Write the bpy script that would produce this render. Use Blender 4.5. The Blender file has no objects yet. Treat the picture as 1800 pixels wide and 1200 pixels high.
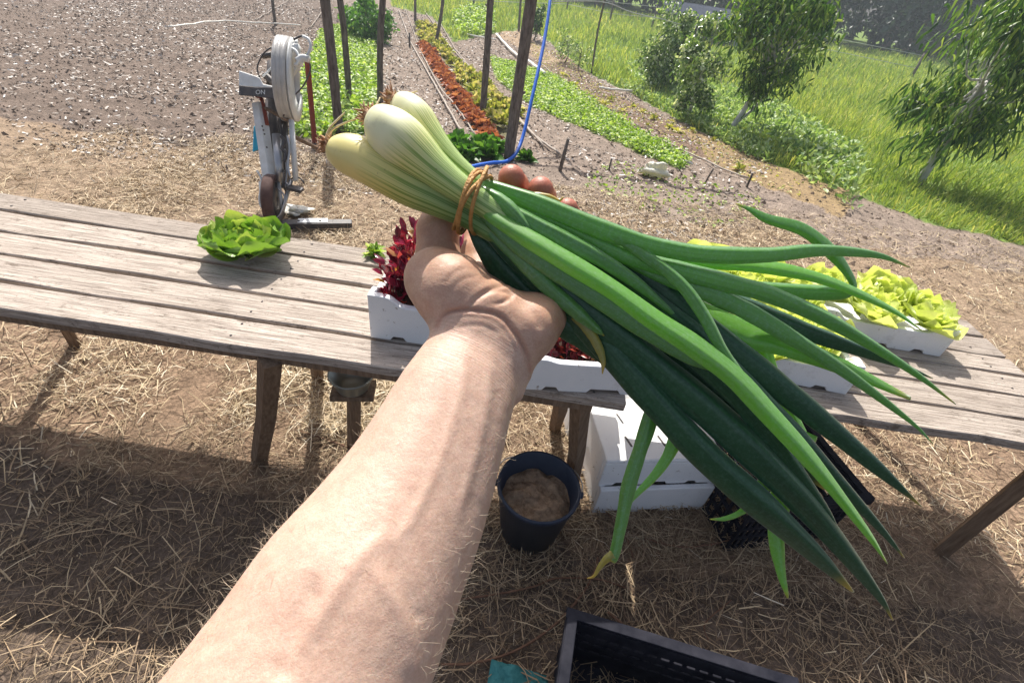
import bpy, math, random
import numpy as np
from mathutils import Vector, Matrix
R_ = math.radians
rng = np.random.default_rng(7)
random.seed(7)
scene = bpy.context.scene

# ------------------------------------------------------------------ camera
FPX, PITCH, ROLL, CAMH = 850.0, R_(38.7), R_(8.7), 1.65
_r0 = np.array([1.0, 0, 0]); _u0 = np.array([0, math.sin(PITCH), math.cos(PITCH)])
FW = np.array([0, math.cos(PITCH), -math.sin(PITCH)])
RT = math.cos(ROLL) * _r0 + math.sin(ROLL) * _u0
UP = -math.sin(ROLL) * _r0 + math.cos(ROLL) * _u0
CAM = np.array([0, 0, CAMH])
cd = bpy.data.cameras.new('camera'); cam = bpy.data.objects.new('camera', cd)
scene.collection.objects.link(cam); scene.camera = cam
M = Matrix(((RT[0], UP[0], -FW[0], 0), (RT[1], UP[1], -FW[1], 0), (RT[2], UP[2], -FW[2], CAMH), (0, 0, 0, 1)))
cam.matrix_world = M
cd.sensor_fit = 'HORIZONTAL'; cd.sensor_width = 36.0; cd.lens = 36.0 * FPX / 1800.0
cd.clip_start = 0.02; cd.clip_end = 500

# ------------------------------------------------------------------ light
SUN_EL, SUN_AZ = R_(50), R_(-18)          # azimuth measured from +Y towards +X
sd = Vector((math.sin(SUN_AZ) * math.cos(SUN_EL), math.cos(SUN_AZ) * math.cos(SUN_EL), math.sin(SUN_EL)))
sl = bpy.data.lights.new('sun', 'SUN'); sl.energy = 4.6; sl.angle = R_(0.5); sl.color = (1.0, 0.95, 0.87)
so = bpy.data.objects.new('sun', sl); scene.collection.objects.link(so)
so.rotation_euler = (-sd).to_track_quat('-Z', 'Y').to_euler(); so.location = (0, 0, 30)
w = bpy.data.worlds.new('World'); scene.world = w; w.use_nodes = True
wn = w.node_tree.nodes; sky = wn.new('ShaderNodeTexSky'); sky.sky_type = 'NISHITA'; sky.sun_disc = False
sky.sun_elevation = SUN_EL; sky.sun_rotation = SUN_AZ; sky.dust_density = 4.0; sky.ozone_density = .4; sky.air_density = .8
bg = wn['Background']; bg.inputs['Strength'].default_value = 0.118
hs = wn.new('ShaderNodeHueSaturation'); hs.inputs['Saturation'].default_value = .7; w.node_tree.links.new(sky.outputs[0], hs.inputs['Color']); w.node_tree.links.new(hs.outputs[0], bg.inputs['Color'])
scene.view_settings.view_transform = 'Standard'; scene.view_settings.look = 'None'
scene.view_settings.exposure = 0.55; scene.view_settings.gamma = 1.0

# ------------------------------------------------------------------ helpers
COL = scene.collection
def C(px, py, Z):
    return CAM + Z * (FW + (px - 900) / FPX * RT - (py - 600) / FPX * UP)
def gbase(x, y):
    x = np.asarray(x, float); y = np.asarray(y, float)
    s = np.clip(y, 2.2, 16) - 2.2
    return -0.06 * s
def G(px, py):
    d = C(px, py, 1.0) - CAM; s = 0.3
    while s < 70:
        q = CAM + d * s
        if q[2] <= gbase(q[0], q[1]): return q
        s *= 1.003
    return q
def AT(px, py, z):
    d = C(px, py, 1.0) - CAM
    return CAM + d * ((z - CAMH) / d[2])
def tag(o, label=None, cat=None, group=None, kind=None):
    if label: o['label'] = label
    if cat: o['category'] = cat
    if group: o['group'] = group
    if kind: o['kind'] = kind
    return o
def empty(name, loc=(0, 0, 0), rz=0, label=None, cat=None, group=None):
    o = bpy.data.objects.new(name, None); COL.objects.link(o)
    o.location = tuple(loc); o.rotation_euler = (0, 0, rz); o.empty_display_size = .1
    return tag(o, label, cat, group)
def copy_tree(o, parent=None):
    c = o.copy(); COL.objects.link(c)
    if parent is not None: c.parent = parent
    for ch in [k for k in bpy.data.objects if k.parent == o]: copy_tree(ch, c)
    return c

class MB:
    """collects vertices and faces of ONE mesh"""
    def __init__(s): s.v = []; s.f = []; s.a = []; s.uv = []; s.n = 0
    def add(s, v, f, a=0.5, uv=None):
        v = np.asarray(v, float).reshape(-1, 3); f = [tuple(int(i) + s.n for i in q) for q in f]
        s.v.append(v); s.f += f
        s.a.append(np.full(len(v), a) if np.isscalar(a) else np.asarray(a, float))
        s.uv.append(np.zeros((len(v), 2)) if uv is None else np.asarray(uv, float)); s.n += len(v); return s
    def box(s, c, d, rz=0, rx=0, ry=0, a=0.5):
        c = np.asarray(c, float); d = np.asarray(d, float) / 2
        v = np.array([[i, j, k] for i in (-1, 1) for j in (-1, 1) for k in (-1, 1)], float) * d
        if rz or rx or ry:
            m = np.array(Matrix.Rotation(rz, 3, 'Z') @ Matrix.Rotation(ry, 3, 'Y') @ Matrix.Rotation(rx, 3, 'X')); v = v @ m.T
        return s.add(v + c, [(0, 1, 3, 2), (4, 6, 7, 5), (0, 4, 5, 1), (2, 3, 7, 6), (0, 2, 6, 4), (1, 5, 7, 3)], a)
    def tube(s, pts, r, n=8, flat=1.0, up=None, a=0.5, cap=True, twist=0.0, fn=None, noise=0.0, prof=None):
        P = np.asarray(pts, float); m = len(P)
        r = np.full(m, r) if np.isscalar(r) else np.asarray(r, float)
        T = np.gradient(P, axis=0); T /= np.linalg.norm(T, axis=1)[:, None] + 1e-12
        u = np.asarray(up if up is not None else ([0, 0, 1] if abs(T[0][2]) < .9 else [1, 0, 0]), float)
        L = np.concatenate([[0], np.cumsum(np.linalg.norm(np.diff(P, axis=0), axis=1))])
        vs = []; uv = []; prev = u
        for i in range(m):
            N = prev - T[i] * np.dot(prev, T[i]); N /= np.linalg.norm(N) + 1e-12; prev = N
            B = np.cross(T[i], N)
            for k in range(n):
                an = 2 * math.pi * k / n + twist * L[i]
                q = 1.0 if fn is None else fn(i / (m - 1), k / n)
                if prof is not None:
                    w_ = min(1, i / (m - 1) / .18); e_ = np.array([math.cos(an), math.sin(an)]); pk_ = e_ * (1 - w_) + prof[k] * w_
                    vs.append(P[i] + r[i] * q * (pk_[0] * B + flat * pk_[1] * N)); uv.append((k / n, L[i])); continue
                if noise: q *= 1 + noise * (rng.random() - .5)
                vs.append(P[i] + r[i] * q * (math.cos(an) * B + flat * math.sin(an) * N)); uv.append((k / n, L[i]))
        f = []
        for i in range(m - 1):
            for k in range(n):
                k2 = (k + 1) % n; f.append((i * n + k, i * n + k2, (i + 1) * n + k2, (i + 1) * n + k))
        if cap: f.append(tuple(range(n - 1, -1, -1))); f.append(tuple((m - 1) * n + k for k in range(n)))
        return s.add(np.array(vs), f, a, np.array(uv))
    def lathe(s, prof, c=(0, 0, 0), n=32, a=0.5, closed=False):
        pr = np.asarray(prof, float); m = len(pr); vs = []
        for r, z in pr:
            for k in range(n):
                t = 2 * math.pi * k / n; vs.append((c[0] + r * math.cos(t), c[1] + r * math.sin(t), c[2] + z))
        f = []
        for i in range(m if closed else m - 1):
            j = (i + 1) % m
            for k in range(n):
                k2 = (k + 1) % n; f.append((i * n + k, i * n + k2, j * n + k2, j * n + k))
        return s.add(vs, f, a)
    def build(s, name, mat, parent=None, smooth=True, bevel=0, col=None, world=True):
        v = np.concatenate(s.v) if s.v else np.zeros((0, 3))
        if parent is not None and world:
            mw = parent_world(parent).inverted(); mm = np.array(mw); v = v @ mm[:3, :3].T + mm[:3, 3]
        me = bpy.data.meshes.new(name)
        nf = len(s.f); ls = np.fromiter((len(q) for q in s.f), int, nf)
        fl = np.fromiter((i for q in s.f for i in q), int, int(ls.sum()))
        me.vertices.add(len(v)); me.vertices.foreach_set('co', v.ravel())
        me.loops.add(len(fl)); me.loops.foreach_set('vertex_index', fl)
        me.polygons.add(nf); me.polygons.foreach_set('loop_start', np.concatenate([[0], np.cumsum(ls)[:-1]]) if nf else [])
        me.polygons.foreach_set('use_smooth', np.full(nf, smooth))
        me.update(calc_edges=True)
        at = me.attributes.new('rnd', 'FLOAT', 'POINT'); at.data.foreach_set('value', np.concatenate(s.a))
        uvl = me.uv_layers.new(name='uv'); uvs = np.concatenate(s.uv)[fl]; uvl.data.foreach_set('uv', uvs.ravel())
        if col is not None:
            ca = me.attributes.new('col', 'FLOAT_COLOR', 'POINT')
            cc = np.ones((len(v), 4)); cc[:, :3] = col; ca.data.foreach_set('color', cc.ravel())
        me.materials.append(mat)
        o = bpy.data.objects.new(name, me); COL.objects.link(o)
        if parent is not None: o.parent = parent
        if bevel:
            b = o.modifiers.new('bevel', 'BEVEL'); b.width = bevel; b.segments = 2; b.limit_method = 'ANGLE'; b.angle_limit = R_(40)
        return o
def parent_world(o):
    m = Matrix.LocRotScale(o.location, o.rotation_euler, o.scale)
    return (parent_world(o.parent) @ m) if o.parent else m

def spline(pts, n=6):
    """Catmull-Rom through rows of any width"""
    P = np.asarray(pts, float); P = np.vstack([2 * P[0] - P[1], P, 2 * P[-1] - P[-2]]); out = []
    for i in range(1, len(P) - 2):
        for k in range(n):
            t = k / n; a, b, c, d = P[i - 1], P[i], P[i + 1], P[i + 2]
            out.append(.5 * (2 * b + (c - a) * t + (2 * a - 5 * b + 4 * c - d) * t * t + (3 * b - a - 3 * c + d) * t ** 3))
    out.append(P[-2]); return np.array(out)

def vnoise(x, y, seed=0):
    xi = np.floor(x).astype(np.int64); yi = np.floor(y).astype(np.int64); fx = x - xi; fy = y - yi
    fx = fx * fx * (3 - 2 * fx); fy = fy * fy * (3 - 2 * fy)
    def h(a, b):
        n = (a * 374761393 + b * 668265263 + seed * 1442695041) & 0x7fffffff
        n = ((n ^ (n >> 13)) * 1274126177) & 0x7fffffff
        return ((n ^ (n >> 16)) & 0xffff) / 65535.0
    return (h(xi, yi) * (1 - fx) + h(xi + 1, yi) * fx) * (1 - fy) + (h(xi, yi + 1) * (1 - fx) + h(xi + 1, yi + 1) * fx) * fy
def fbm(x, y, o=4, seed=0):
    s = 0; a = .5; f = 1
    for i in range(o): s = s + a * (vnoise(x * f, y * f, seed + i) - .5); a *= .5; f *= 2.03
    return s
def inpoly(x, y, poly):
    p = np.asarray(poly)[:, :2]; r = np.zeros(np.shape(x), bool); j = len(p) - 1
    for i in range(len(p)):
        c = ((p[i, 1] > y) != (p[j, 1] > y)) & (x < (p[j, 0] - p[i, 0]) * (y - p[i, 1]) / (p[j, 1] - p[i, 1] + 1e-12) + p[i, 0])
        r ^= c; j = i
    return r

# ------------------------------------------------------------------ materials
def mat(name, base, rough=.8, spec=.3, var=None, nscale=20, bump=0, bscale=60, rnd=None, trans=0, sss=0, metal=0, coords='Object', stretch=None, coat=0, detail=6, mix2=None):
    m = bpy.data.materials.new(name); m.use_nodes = True; nt = m.node_tree; N = nt.nodes; L = nt.links
    b = N['Principled BSDF']; b.inputs['Roughness'].default_value = rough; b.inputs['Specular IOR Level'].default_value = spec
    b.inputs['Metallic'].default_value = metal; b.inputs['Coat Weight'].default_value = coat
    tc = N.new('ShaderNodeTexCoord'); src = tc.outputs[coords]
    if stretch:
        mp = N.new('ShaderNodeMapping'); mp.inputs['Scale'].default_value = stretch; L.new(src, mp.inputs[0]); src = mp.outputs[0]
    col = None
    if var:
        nz = N.new('ShaderNodeTexNoise'); nz.inputs['Scale'].default_value = nscale; nz.inputs['Detail'].default_value = detail; nz.inputs['Roughness'].default_value = .65
        L.new(src, nz.inputs['Vector'])
        rp = N.new('ShaderNodeValToRGB'); rp.color_ramp.elements[0].position = .32; rp.color_ramp.elements[1].position = .68
        rp.color_ramp.elements[0].color = (*base, 1); rp.color_ramp.elements[1].color = (*var, 1)
        L.new(nz.outputs[0], rp.inputs[0]); col = rp.outputs[0]
    if rnd:
        at = N.new('ShaderNodeAttribute'); at.attribute_name = 'rnd'
        rr = N.new('ShaderNodeValToRGB'); e = rr.color_ramp.elements
        while len(e) < len(rnd): e.new(.5)
        for i, (p, c) in enumerate(rnd): e[i].position = p; e[i].color = (*c, 1)
        L.new(at.outputs['Fac'], rr.inputs[0])
        if col is None: col = rr.outputs[0]
        else:
            mx = N.new('ShaderNodeMix'); mx.data_type = 'RGBA'; mx.blend_type = 'MULTIPLY'; mx.inputs[0].default_value = 1
            L.new(col, mx.inputs[6]); L.new(rr.outputs[0], mx.inputs[7]); col = mx.outputs[2]
    if col is None: b.inputs['Base Color'].default_value = (*base, 1)
    else: L.new(col, b.inputs['Base Color'])
    if bump:
        bn = N.new('ShaderNodeTexNoise'); bn.inputs['Scale'].default_value = bscale; bn.inputs['Detail'].default_value = 8; L.new(src, bn.inputs['Vector'])
        bp = N.new('ShaderNodeBump'); bp.inputs['Strength'].default_value = bump; bp.inputs['Distance'].default_value = .01
        L.new(bn.outputs[0], bp.inputs['Height']); L.new(bp.outputs[0], b.inputs['Normal'])
    if sss:
        b.inputs['Subsurface Weight'].default_value = sss; b.inputs['Subsurface Scale'].default_value = .006; b.inputs['Subsurface Radius'].default_value = (1, .5, .25)
    if trans:
        tr = N.new('ShaderNodeBsdfTranslucent'); mxs = N.new('ShaderNodeMixShader'); mxs.inputs[0].default_value = trans
        g = N.new('ShaderNodeMix'); g.data_type = 'RGBA'; g.blend_type = 'MULTIPLY'; g.inputs[0].default_value = 1
        if col is not None: L.new(col, g.inputs[6])
        else: g.inputs[6].default_value = (*base, 1)
        g.inputs[7].default_value = (1.5, 1.5, .7, 1); L.new(g.outputs[2], tr.inputs[0])
        L.new(b.outputs[0], mxs.inputs[1]); L.new(tr.outputs[0], mxs.inputs[2]); L.new(mxs.outputs[0], N['Material Output'].inputs[0])
    return m

def leafmat(name, cols, trans=.3, rough=.45, spec=.4):
    n = len(cols); return mat(name, cols[0], rough, spec, rnd=[(i / (n - 1) if n > 1 else 0, c) for i, c in enumerate(cols)], trans=trans)
M_straw = mat('straw', (.4, .3, .2), .6, .3, rnd=[(0, (.14, .09, .055)), (.4, (.36, .26, .16)), (.8, (.58, .46, .29)), (1, (.75, .66, .5))])
M_wood = mat('weathered_wood', (.25, .21, .18), .8, .2, var=(.60, .52, .45), nscale=5, bump=.5, bscale=7, stretch=(1.2, 26, 26), detail=10)
def dirt(m):
    nt = m.node_tree; N = nt.nodes; L = nt.links; b = N['Principled BSDF']; src = b.inputs['Base Color'].links[0].from_socket; tc = N.new('ShaderNodeTexCoord'); cur = src; oi = N.new('ShaderNodeObjectInfo')
    for nd in list(N):
        if nd.type == 'MAPPING':
            va = N.new('ShaderNodeVectorMath'); va.operation = 'SCALE'; va.inputs[0].default_value = (9, 7, 5); L.new(oi.outputs['Random'], va.inputs['Scale']); L.new(va.outputs[0], nd.inputs['Location'])
    mr0 = N.new('ShaderNodeMapRange'); mr0.inputs[3].default_value = .78; mr0.inputs[4].default_value = 1.12; L.new(oi.outputs['Random'], mr0.inputs[0])
    m0 = N.new('ShaderNodeMix'); m0.data_type = 'RGBA'; m0.blend_type = 'MULTIPLY'; m0.inputs[0].default_value = 1; L.new(cur, m0.inputs[6]); L.new(mr0.outputs[0], m0.inputs[7]); cur = m0.outputs[2]
    for sc, lo, hi, st in ((5, .545, .585, (1.6, 60, 60)), (14, .56, .66, (1, 2.2, 1)), (70, .585, .64, (1, 1.6, 1)), (3.2, .42, .75, (1, 3, 1))):
        mp = N.new('ShaderNodeMapping'); mp.inputs['Scale'].default_value = st; nz = N.new('ShaderNodeTexNoise'); nz.inputs['Scale'].default_value = sc; nz.inputs['Detail'].default_value = 9; nz.inputs['Roughness'].default_value = .75
        L.new(tc.outputs['Object'], mp.inputs[0]); L.new(mp.outputs[0], nz.inputs['Vector']); mr = N.new('ShaderNodeMapRange'); mr.inputs[1].default_value = lo; mr.inputs[2].default_value = hi; mr.inputs[4].default_value = .8 if sc > 4 else .5; L.new(nz.outputs[0], mr.inputs[0])
        mx = N.new('ShaderNodeMix'); mx.data_type = 'RGBA'; L.new(mr.outputs[0], mx.inputs[0]); L.new(cur, mx.inputs[6]); mx.inputs[7].default_value = (.10, .075, .055, 1) if sc > 4 else (.27, .22, .18, 1); cur = mx.outputs[2]
    L.new(cur, b.inputs['Base Color'])
dirt(M_wood)
M_leg = mat('leg_wood', (.13, .085, .055), .85, .2, var=(.27, .19, .13), nscale=6, bump=.4, bscale=8, stretch=(14, 14, 1.5))
M_post = mat('post_bark', (.07, .058, .05), .9, .15, var=(.23, .20, .18), nscale=9, bump=.8, bscale=10, stretch=(5, 5, 1))
M_foam = mat('white_foam', (.80, .81, .82), .6, .25, var=(.86, .86, .86), nscale=8, bump=.12, bscale=260)
def stains(m, lv=((5, .60, .72, .35), (45, .63, .68, .75), (160, .66, .70, .6)), colr_=(.22, .17, .12, 1)):
    nt = m.node_tree; N = nt.nodes; L = nt.links; b = N['Principled BSDF']; cur = b.inputs['Base Color'].links[0].from_socket; tc = N.new('ShaderNodeTexCoord')
    for sc, lo, hi, am in lv:
        nz = N.new('ShaderNodeTexNoise'); nz.inputs['Scale'].default_value = sc; nz.inputs['Detail'].default_value = 8; nz.inputs['Roughness'].default_value = .7; L.new(tc.outputs['Object'], nz.inputs['Vector'])
        mr = N.new('ShaderNodeMapRange'); mr.inputs[1].default_value = lo; mr.inputs[2].default_value = hi; mr.inputs[4].default_value = am; L.new(nz.outputs[0], mr.inputs[0])
        mx = N.new('ShaderNodeMix'); mx.data_type = 'RGBA'; L.new(mr.outputs[0], mx.inputs[0]); L.new(cur, mx.inputs[6]); mx.inputs[7].default_value = colr_; cur = mx.outputs[2]
    L.new(cur, b.inputs['Base Color'])
stains(M_foam)
M_black = mat('black_plastic', (.004, .005, .011), .6, .12, var=(.03, .03, .04), nscale=14)
M_bucket = mat('dark_blue_plastic', (.012, .02, .045), .42, .5, var=(.035, .045, .07), nscale=10)
M_sand = mat('sandy_soil', (.17, .11, .07), .95, .1, var=(.50, .36, .24), nscale=34, bump=1, bscale=60)
M_darksoil = mat('dark_potting_soil', (.03, .02, .015), .95, .1, var=(.08, .05, .04), nscale=60, bump=1, bscale=90)
M_white = mat('white_paint', (.72, .74, .74), .4, .5, var=(.58, .58, .56), nscale=14)
M_steel = mat('steel', (.45, .45, .46), .35, .5, metal=.8)
M_darkm = mat('dark_metal', (.04, .04, .045), .5, .5, var=(.10, .08, .07), nscale=20)
M_rust = mat('rusty_red', (.28, .055, .03), .7, .3, var=(.20, .05, .03), nscale=30)
M_tyre = mat('dusty_tyre', (.36, .35, .34), .35, .6, var=(.5, .49, .47), nscale=9, bump=.1, bscale=80)
M_btyre = mat('brown_tyre', (.07, .035, .03), .8, .3, var=(.13, .08, .07), nscale=20)
M_blue = mat('blue_hose', (.005, .12, .62), .4, .5)
M_cyan = mat('cyan_plastic', (.02, .36, .55), .5, .4)
M_pipe = mat('pale_drip_pipe', (.42, .36, .31), .7, .3, var=(.3, .26, .22), nscale=10)
M_wpipe = mat('white_pipe', (.8, .78, .72), .6, .3)
M_wire = mat('wire', (.5, .5, .5), .4, .5)
M_teal = mat('teal_sack', (.02, .13, .14), .7, .3, var=(.05, .22, .23), nscale=25, bump=.5, bscale=90)
M_twig = mat('brown_twig', (.12, .06, .035), .8, .3, var=(.2, .11, .07), nscale=30)
M_basin = mat('galvanised', (.28, .31, .30), .35, .5, metal=.5)
M_bark = mat('tree_bark', (.16, .13, .10), .9, .2, var=(.26, .23, .2), nscale=12)
M_white_trunk = mat('whitewashed_bark', (.62, .62, .60), .9, .2, var=(.42, .40, .38), nscale=10)
M_roof = mat('grey_corrugated_roof', (.04, .05, .075), .9, .05, var=(.07, .082, .11), nscale=2)
M_shedw = mat('dark_shed_wall', (.05, .06, .08), .9, .2, var=(.08, .08, .10), nscale=3)
M_bag = mat('white_bag', (.75, .74, .70), .6, .3, trans=.2)
M_ground = mat('ground_soil', (.5, .5, .5), .95, .1)
def ground_nodes():
    nt = M_ground.node_tree; N = nt.nodes; L = nt.links; b = N['Principled BSDF']
    tc = N.new('ShaderNodeTexCoord'); at = N.new('ShaderNodeAttribute'); at.attribute_name = 'col'
    cur = at.outputs['Color']
    for sc, lo, hi in ((9, .62, 1.35), (55, .55, 1.4), (260, .6, 1.4)):
        nz = N.new('ShaderNodeTexNoise'); nz.inputs['Scale'].default_value = sc; nz.inputs['Detail'].default_value = 7; nz.inputs['Roughness'].default_value = .7
        L.new(tc.outputs['Object'], nz.inputs['Vector'])
        mr = N.new('ShaderNodeMapRange'); mr.inputs[1].default_value = .3; mr.inputs[2].default_value = .7; mr.inputs[3].default_value = lo; mr.inputs[4].default_value = hi
        L.new(nz.outputs[0], mr.inputs[0])
        mx = N.new('ShaderNodeMix'); mx.data_type = 'RGBA'; mx.blend_type = 'MULTIPLY'; mx.inputs[0].default_value = 1
        L.new(cur, mx.inputs[6]); L.new(mr.outputs[0], mx.inputs[7]); cur = mx.outputs[2]
    L.new(cur, b.inputs['Base Color'])
    bn = N.new('ShaderNodeTexNoise'); bn.inputs['Scale'].default_value = 45; bn.inputs['Detail'].default_value = 10; L.new(tc.outputs['Object'], bn.inputs['Vector'])
    bp = N.new('ShaderNodeBump'); bp.inputs['Strength'].default_value = .8; bp.inputs['Distance'].default_value = .02
    L.new(bn.outputs[0], bp.inputs['Height']); L.new(bp.outputs[0], b.inputs['Normal'])
ground_nodes()

def polyG(pts): return [G(*p)[:2] for p in pts]
far = lambda *p: [np.array(q, float) for q in p]
Z_meadow = polyG([(690, 12), (760, 30), (800, 75), (850, 62), (930, 50), (980, 85), (1040, 132), (1100, 160), (1160, 195), (1230, 230), (1290, 258), (1350, 285)]) + far((4.6, 5.6), (12, 3), (70, 3), (70, 90), (-20, 90), (-9, 30))
Z_bedg1 = polyG([(565, 60), (545, 110), (525, 160), (512, 238), (560, 246), (662, 236), (665, 120), (655, 50), (610, 45)])
Z_red = polyG([(738, 82), (752, 82), (872, 248), (852, 256)])
Z_mix = polyG([(735, 45), (765, 52), (800, 105), (850, 150), (905, 205), (905, 250), (860, 240), (800, 140), (768, 85), (740, 80)])
Z_bedg2 = polyG([(862, 105), (905, 112), (975, 135), (1040, 178), (1120, 230), (1215, 285), (1195, 302), (1110, 265), (1020, 225), (930, 185), (872, 140)])
Z_leafy = polyG([(795, 35), (830, 14), (868, 30), (868, 60), (850, 66), (805, 64)])
Z_brown = polyG([(930, 75), (1000, 100), (1060, 150), (1160, 205), (1240, 245), (1350, 290), (1420, 330), (1400, 350), (1330, 322), (1200, 265), (1100, 210), (1000, 155), (940, 110)])
Z_tan = polyG([(1190, 215), (1350, 285), (1500, 340), (1480, 380), (1345, 330), (1240, 275)])
Z_heap = polyG([(865, 45), (915, 50), (935, 70), (985, 110), (955, 112), (915, 88), (880, 65)])
def gz(x, y, detail=True):
    x = np.asarray(x, float); y = np.asarray(y, float)
    z = gbase(x, y)
    straw = y < 4.3 + .5 * fbm(x * 1.3, y * 1.3, 3, 9)
    mead = inpoly(x, y, Z_meadow)
    amp = np.where(straw, .03, np.where(mead, .06, .085))
    near = np.clip((y - .2) / 1.5, .25, 1)
    z = z + amp * near * (fbm(x * 5, y * 5, 5, 3) + .5 * fbm(x * 1.1, y * 1.1, 2, 5))
    return z
def build_ground():
    def axis(lo, hi, dmin, k):
        a = [0.0]
        while a[-1] < hi: a.append(a[-1] + max(dmin, k * a[-1]))
        b = [0.0]
        while b[-1] > lo: b.append(b[-1] - max(dmin, k * -b[-1]))
        return np.array(b[:0:-1] + a)
    X = axis(-75, 75, .03, .013); Y = axis(-3, 95, .03, .0095)
    x, y = np.meshgrid(X, Y); jx = x + .35 * fbm(x * .8 + 9, y * .8, 3, 21); jy = y + .35 * fbm(x * .8, y * .8 + 4, 3, 22)
    wy = 1 + np.clip(y - 3, 0, 20) * .03
    z = gz(x, y)
    c = np.zeros(x.shape + (3,)); c[:] = (.245, .195, .16)                       # path soil, dry and trodden
    def setc(m, col): c[m] = col
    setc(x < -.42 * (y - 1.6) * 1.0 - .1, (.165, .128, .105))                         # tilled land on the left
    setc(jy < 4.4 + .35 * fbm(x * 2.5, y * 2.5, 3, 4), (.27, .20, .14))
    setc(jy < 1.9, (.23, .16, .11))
    setc(jy < .98, (.12, .09, .07))  # near soil darkened, the table's shade put into its colour
    J = (x + .18 * fbm(x * 3, y * 3, 3, 31), y + .18 * fbm(x * 3 + 5, y * 3, 3, 32))
    setc(inpoly(*J, Z_brown), (.20, .14, .105)); setc(inpoly(*J, Z_tan), (.29, .21, .12)); setc(inpoly(*J, Z_heap), (.34, .25, .17))
    setc(inpoly(*J, Z_meadow), (.15, .22, .05))
    for q in (Z_bedg1, Z_bedg2, Z_leafy): setc(inpoly(*J, q), (.12, .15, .05))
    setc(inpoly(*J, Z_mix), (.17, .16, .09))
    v = np.stack([x, y, z], -1).reshape(-1, 3); ny, nx = x.shape
    i = np.arange((ny - 1) * (nx - 1)); r = i // (nx - 1); q = i % (nx - 1); a = r * nx + q
    mb = MB(); mb.v = [v]; mb.n = len(v); mb.a = [np.full(len(v), .5)]; mb.uv = [np.zeros((len(v), 2))]
    mb.f = list(zip(a.tolist(), (a + 1).tolist(), (a + nx + 1).tolist(), (a + nx).tolist()))
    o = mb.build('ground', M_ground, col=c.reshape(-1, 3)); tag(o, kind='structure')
build_ground()

# ------------------------------------------------------------------ scattering
def unit(v): return v / (np.linalg.norm(v, axis=-1, keepdims=True) + 1e-12)
def ribbons(mb, base, d, L, W, bend, a):
    """thin curved strips: six vertices each"""
    n = len(base); d = unit(d); side = unit(np.cross(d, unit(rng.normal(size=(n, 3)) + [0, 0, 2.0]))); up = np.cross(side, d)
    L = np.broadcast_to(L, n)[:, None]; W = np.broadcast_to(W, n)[:, None]; bend = np.broadcast_to(bend, n)[:, None]
    p0 = base; p1 = base + d * L * .5 + up * bend * L; p2 = base + d * L + up * bend * L * .2 + side * bend * L * .8
    v = np.stack([p0 - side * W / 2, p0 + side * W / 2, p1 - side * W / 2, p1 + side * W / 2, p2 - side * W * .3, p2 + side * W * .3], 1).reshape(-1, 3)
    o = np.arange(n) * 6 + mb.n
    f = np.concatenate([np.stack([o, o + 1, o + 3, o + 2], 1), np.stack([o + 2, o + 3, o + 5, o + 4], 1)])
    mb.f += [tuple(q) for q in f.tolist()]; mb.v.append(v); mb.a.append(np.repeat(np.broadcast_to(a, n), 6)); mb.uv.append(np.zeros((len(v), 2))); mb.n += len(v)
def leaves(mb, base, d, L, W, a, droop=.2, fold=.15, face=None):
    """folded, drooping leaves: base, two pairs of edge points, tip, and a midrib"""
    n = len(base); d = unit(d); ref = unit(rng.normal(size=(n, 3)) * .5 + [0, 0, 1.0]) if face is None else face
    side = unit(np.cross(d, ref)); up = np.cross(side, d)
    L = np.broadcast_to(L, n)[:, None]; W = np.broadcast_to(W, n)[:, None]
    def P(t, s, h): return base + d * L * t + side * W * s + up * (h * W) - np.array([0, 0, 1.0]) * droop * L * t * t
    v = np.stack([P(0, 0, 0), P(.3, -.5, fold), P(.35, 0, -fold * .4), P(.3, .5, fold), P(.72, -.38, fold), P(.72, 0, -fold * .3), P(.72, .38, fold), P(1, 0, 0)], 1).reshape(-1, 3)
    o = np.arange(n) * 8 + mb.n; st = lambda *k: np.stack([o + i for i in k], 1)
    for f in (st(0, 2, 1), st(0, 3, 2), st(1, 2, 5, 4), st(2, 3, 6, 5), st(4, 5, 7), st(5, 6, 7)): mb.f += [tuple(q) for q in f.tolist()]
    mb.v.append(v); mb.a.append(np.repeat(np.broadcast_to(a, n), 8)); mb.uv.append(np.zeros((len(v), 2))); mb.n += len(v)
ORD = lambda k: '%d%s' % (k, 'th' if 10 < k % 100 < 14 else {1: 'st', 2: 'nd', 3: 'rd'}.get(k % 10, 'th'))
def scatter(poly, n, jit=.0):
    p = np.asarray(poly); lo = p.min(0); hi = p.max(0); out = []
    k = 0
    while k < n:
        x = rng.uniform(lo[0], hi[0], n * 2); y = rng.uniform(lo[1], hi[1], n * 2)
        m = inpoly(x, y, p); out.append(np.stack([x[m], y[m]], 1)); k += m.sum()
        if m.sum() == 0: break
    q = np.concatenate(out)[:n]; return q + rng.normal(size=q.shape) * jit
def ball(n): return unit(rng.normal(size=(n, 3)))

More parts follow.
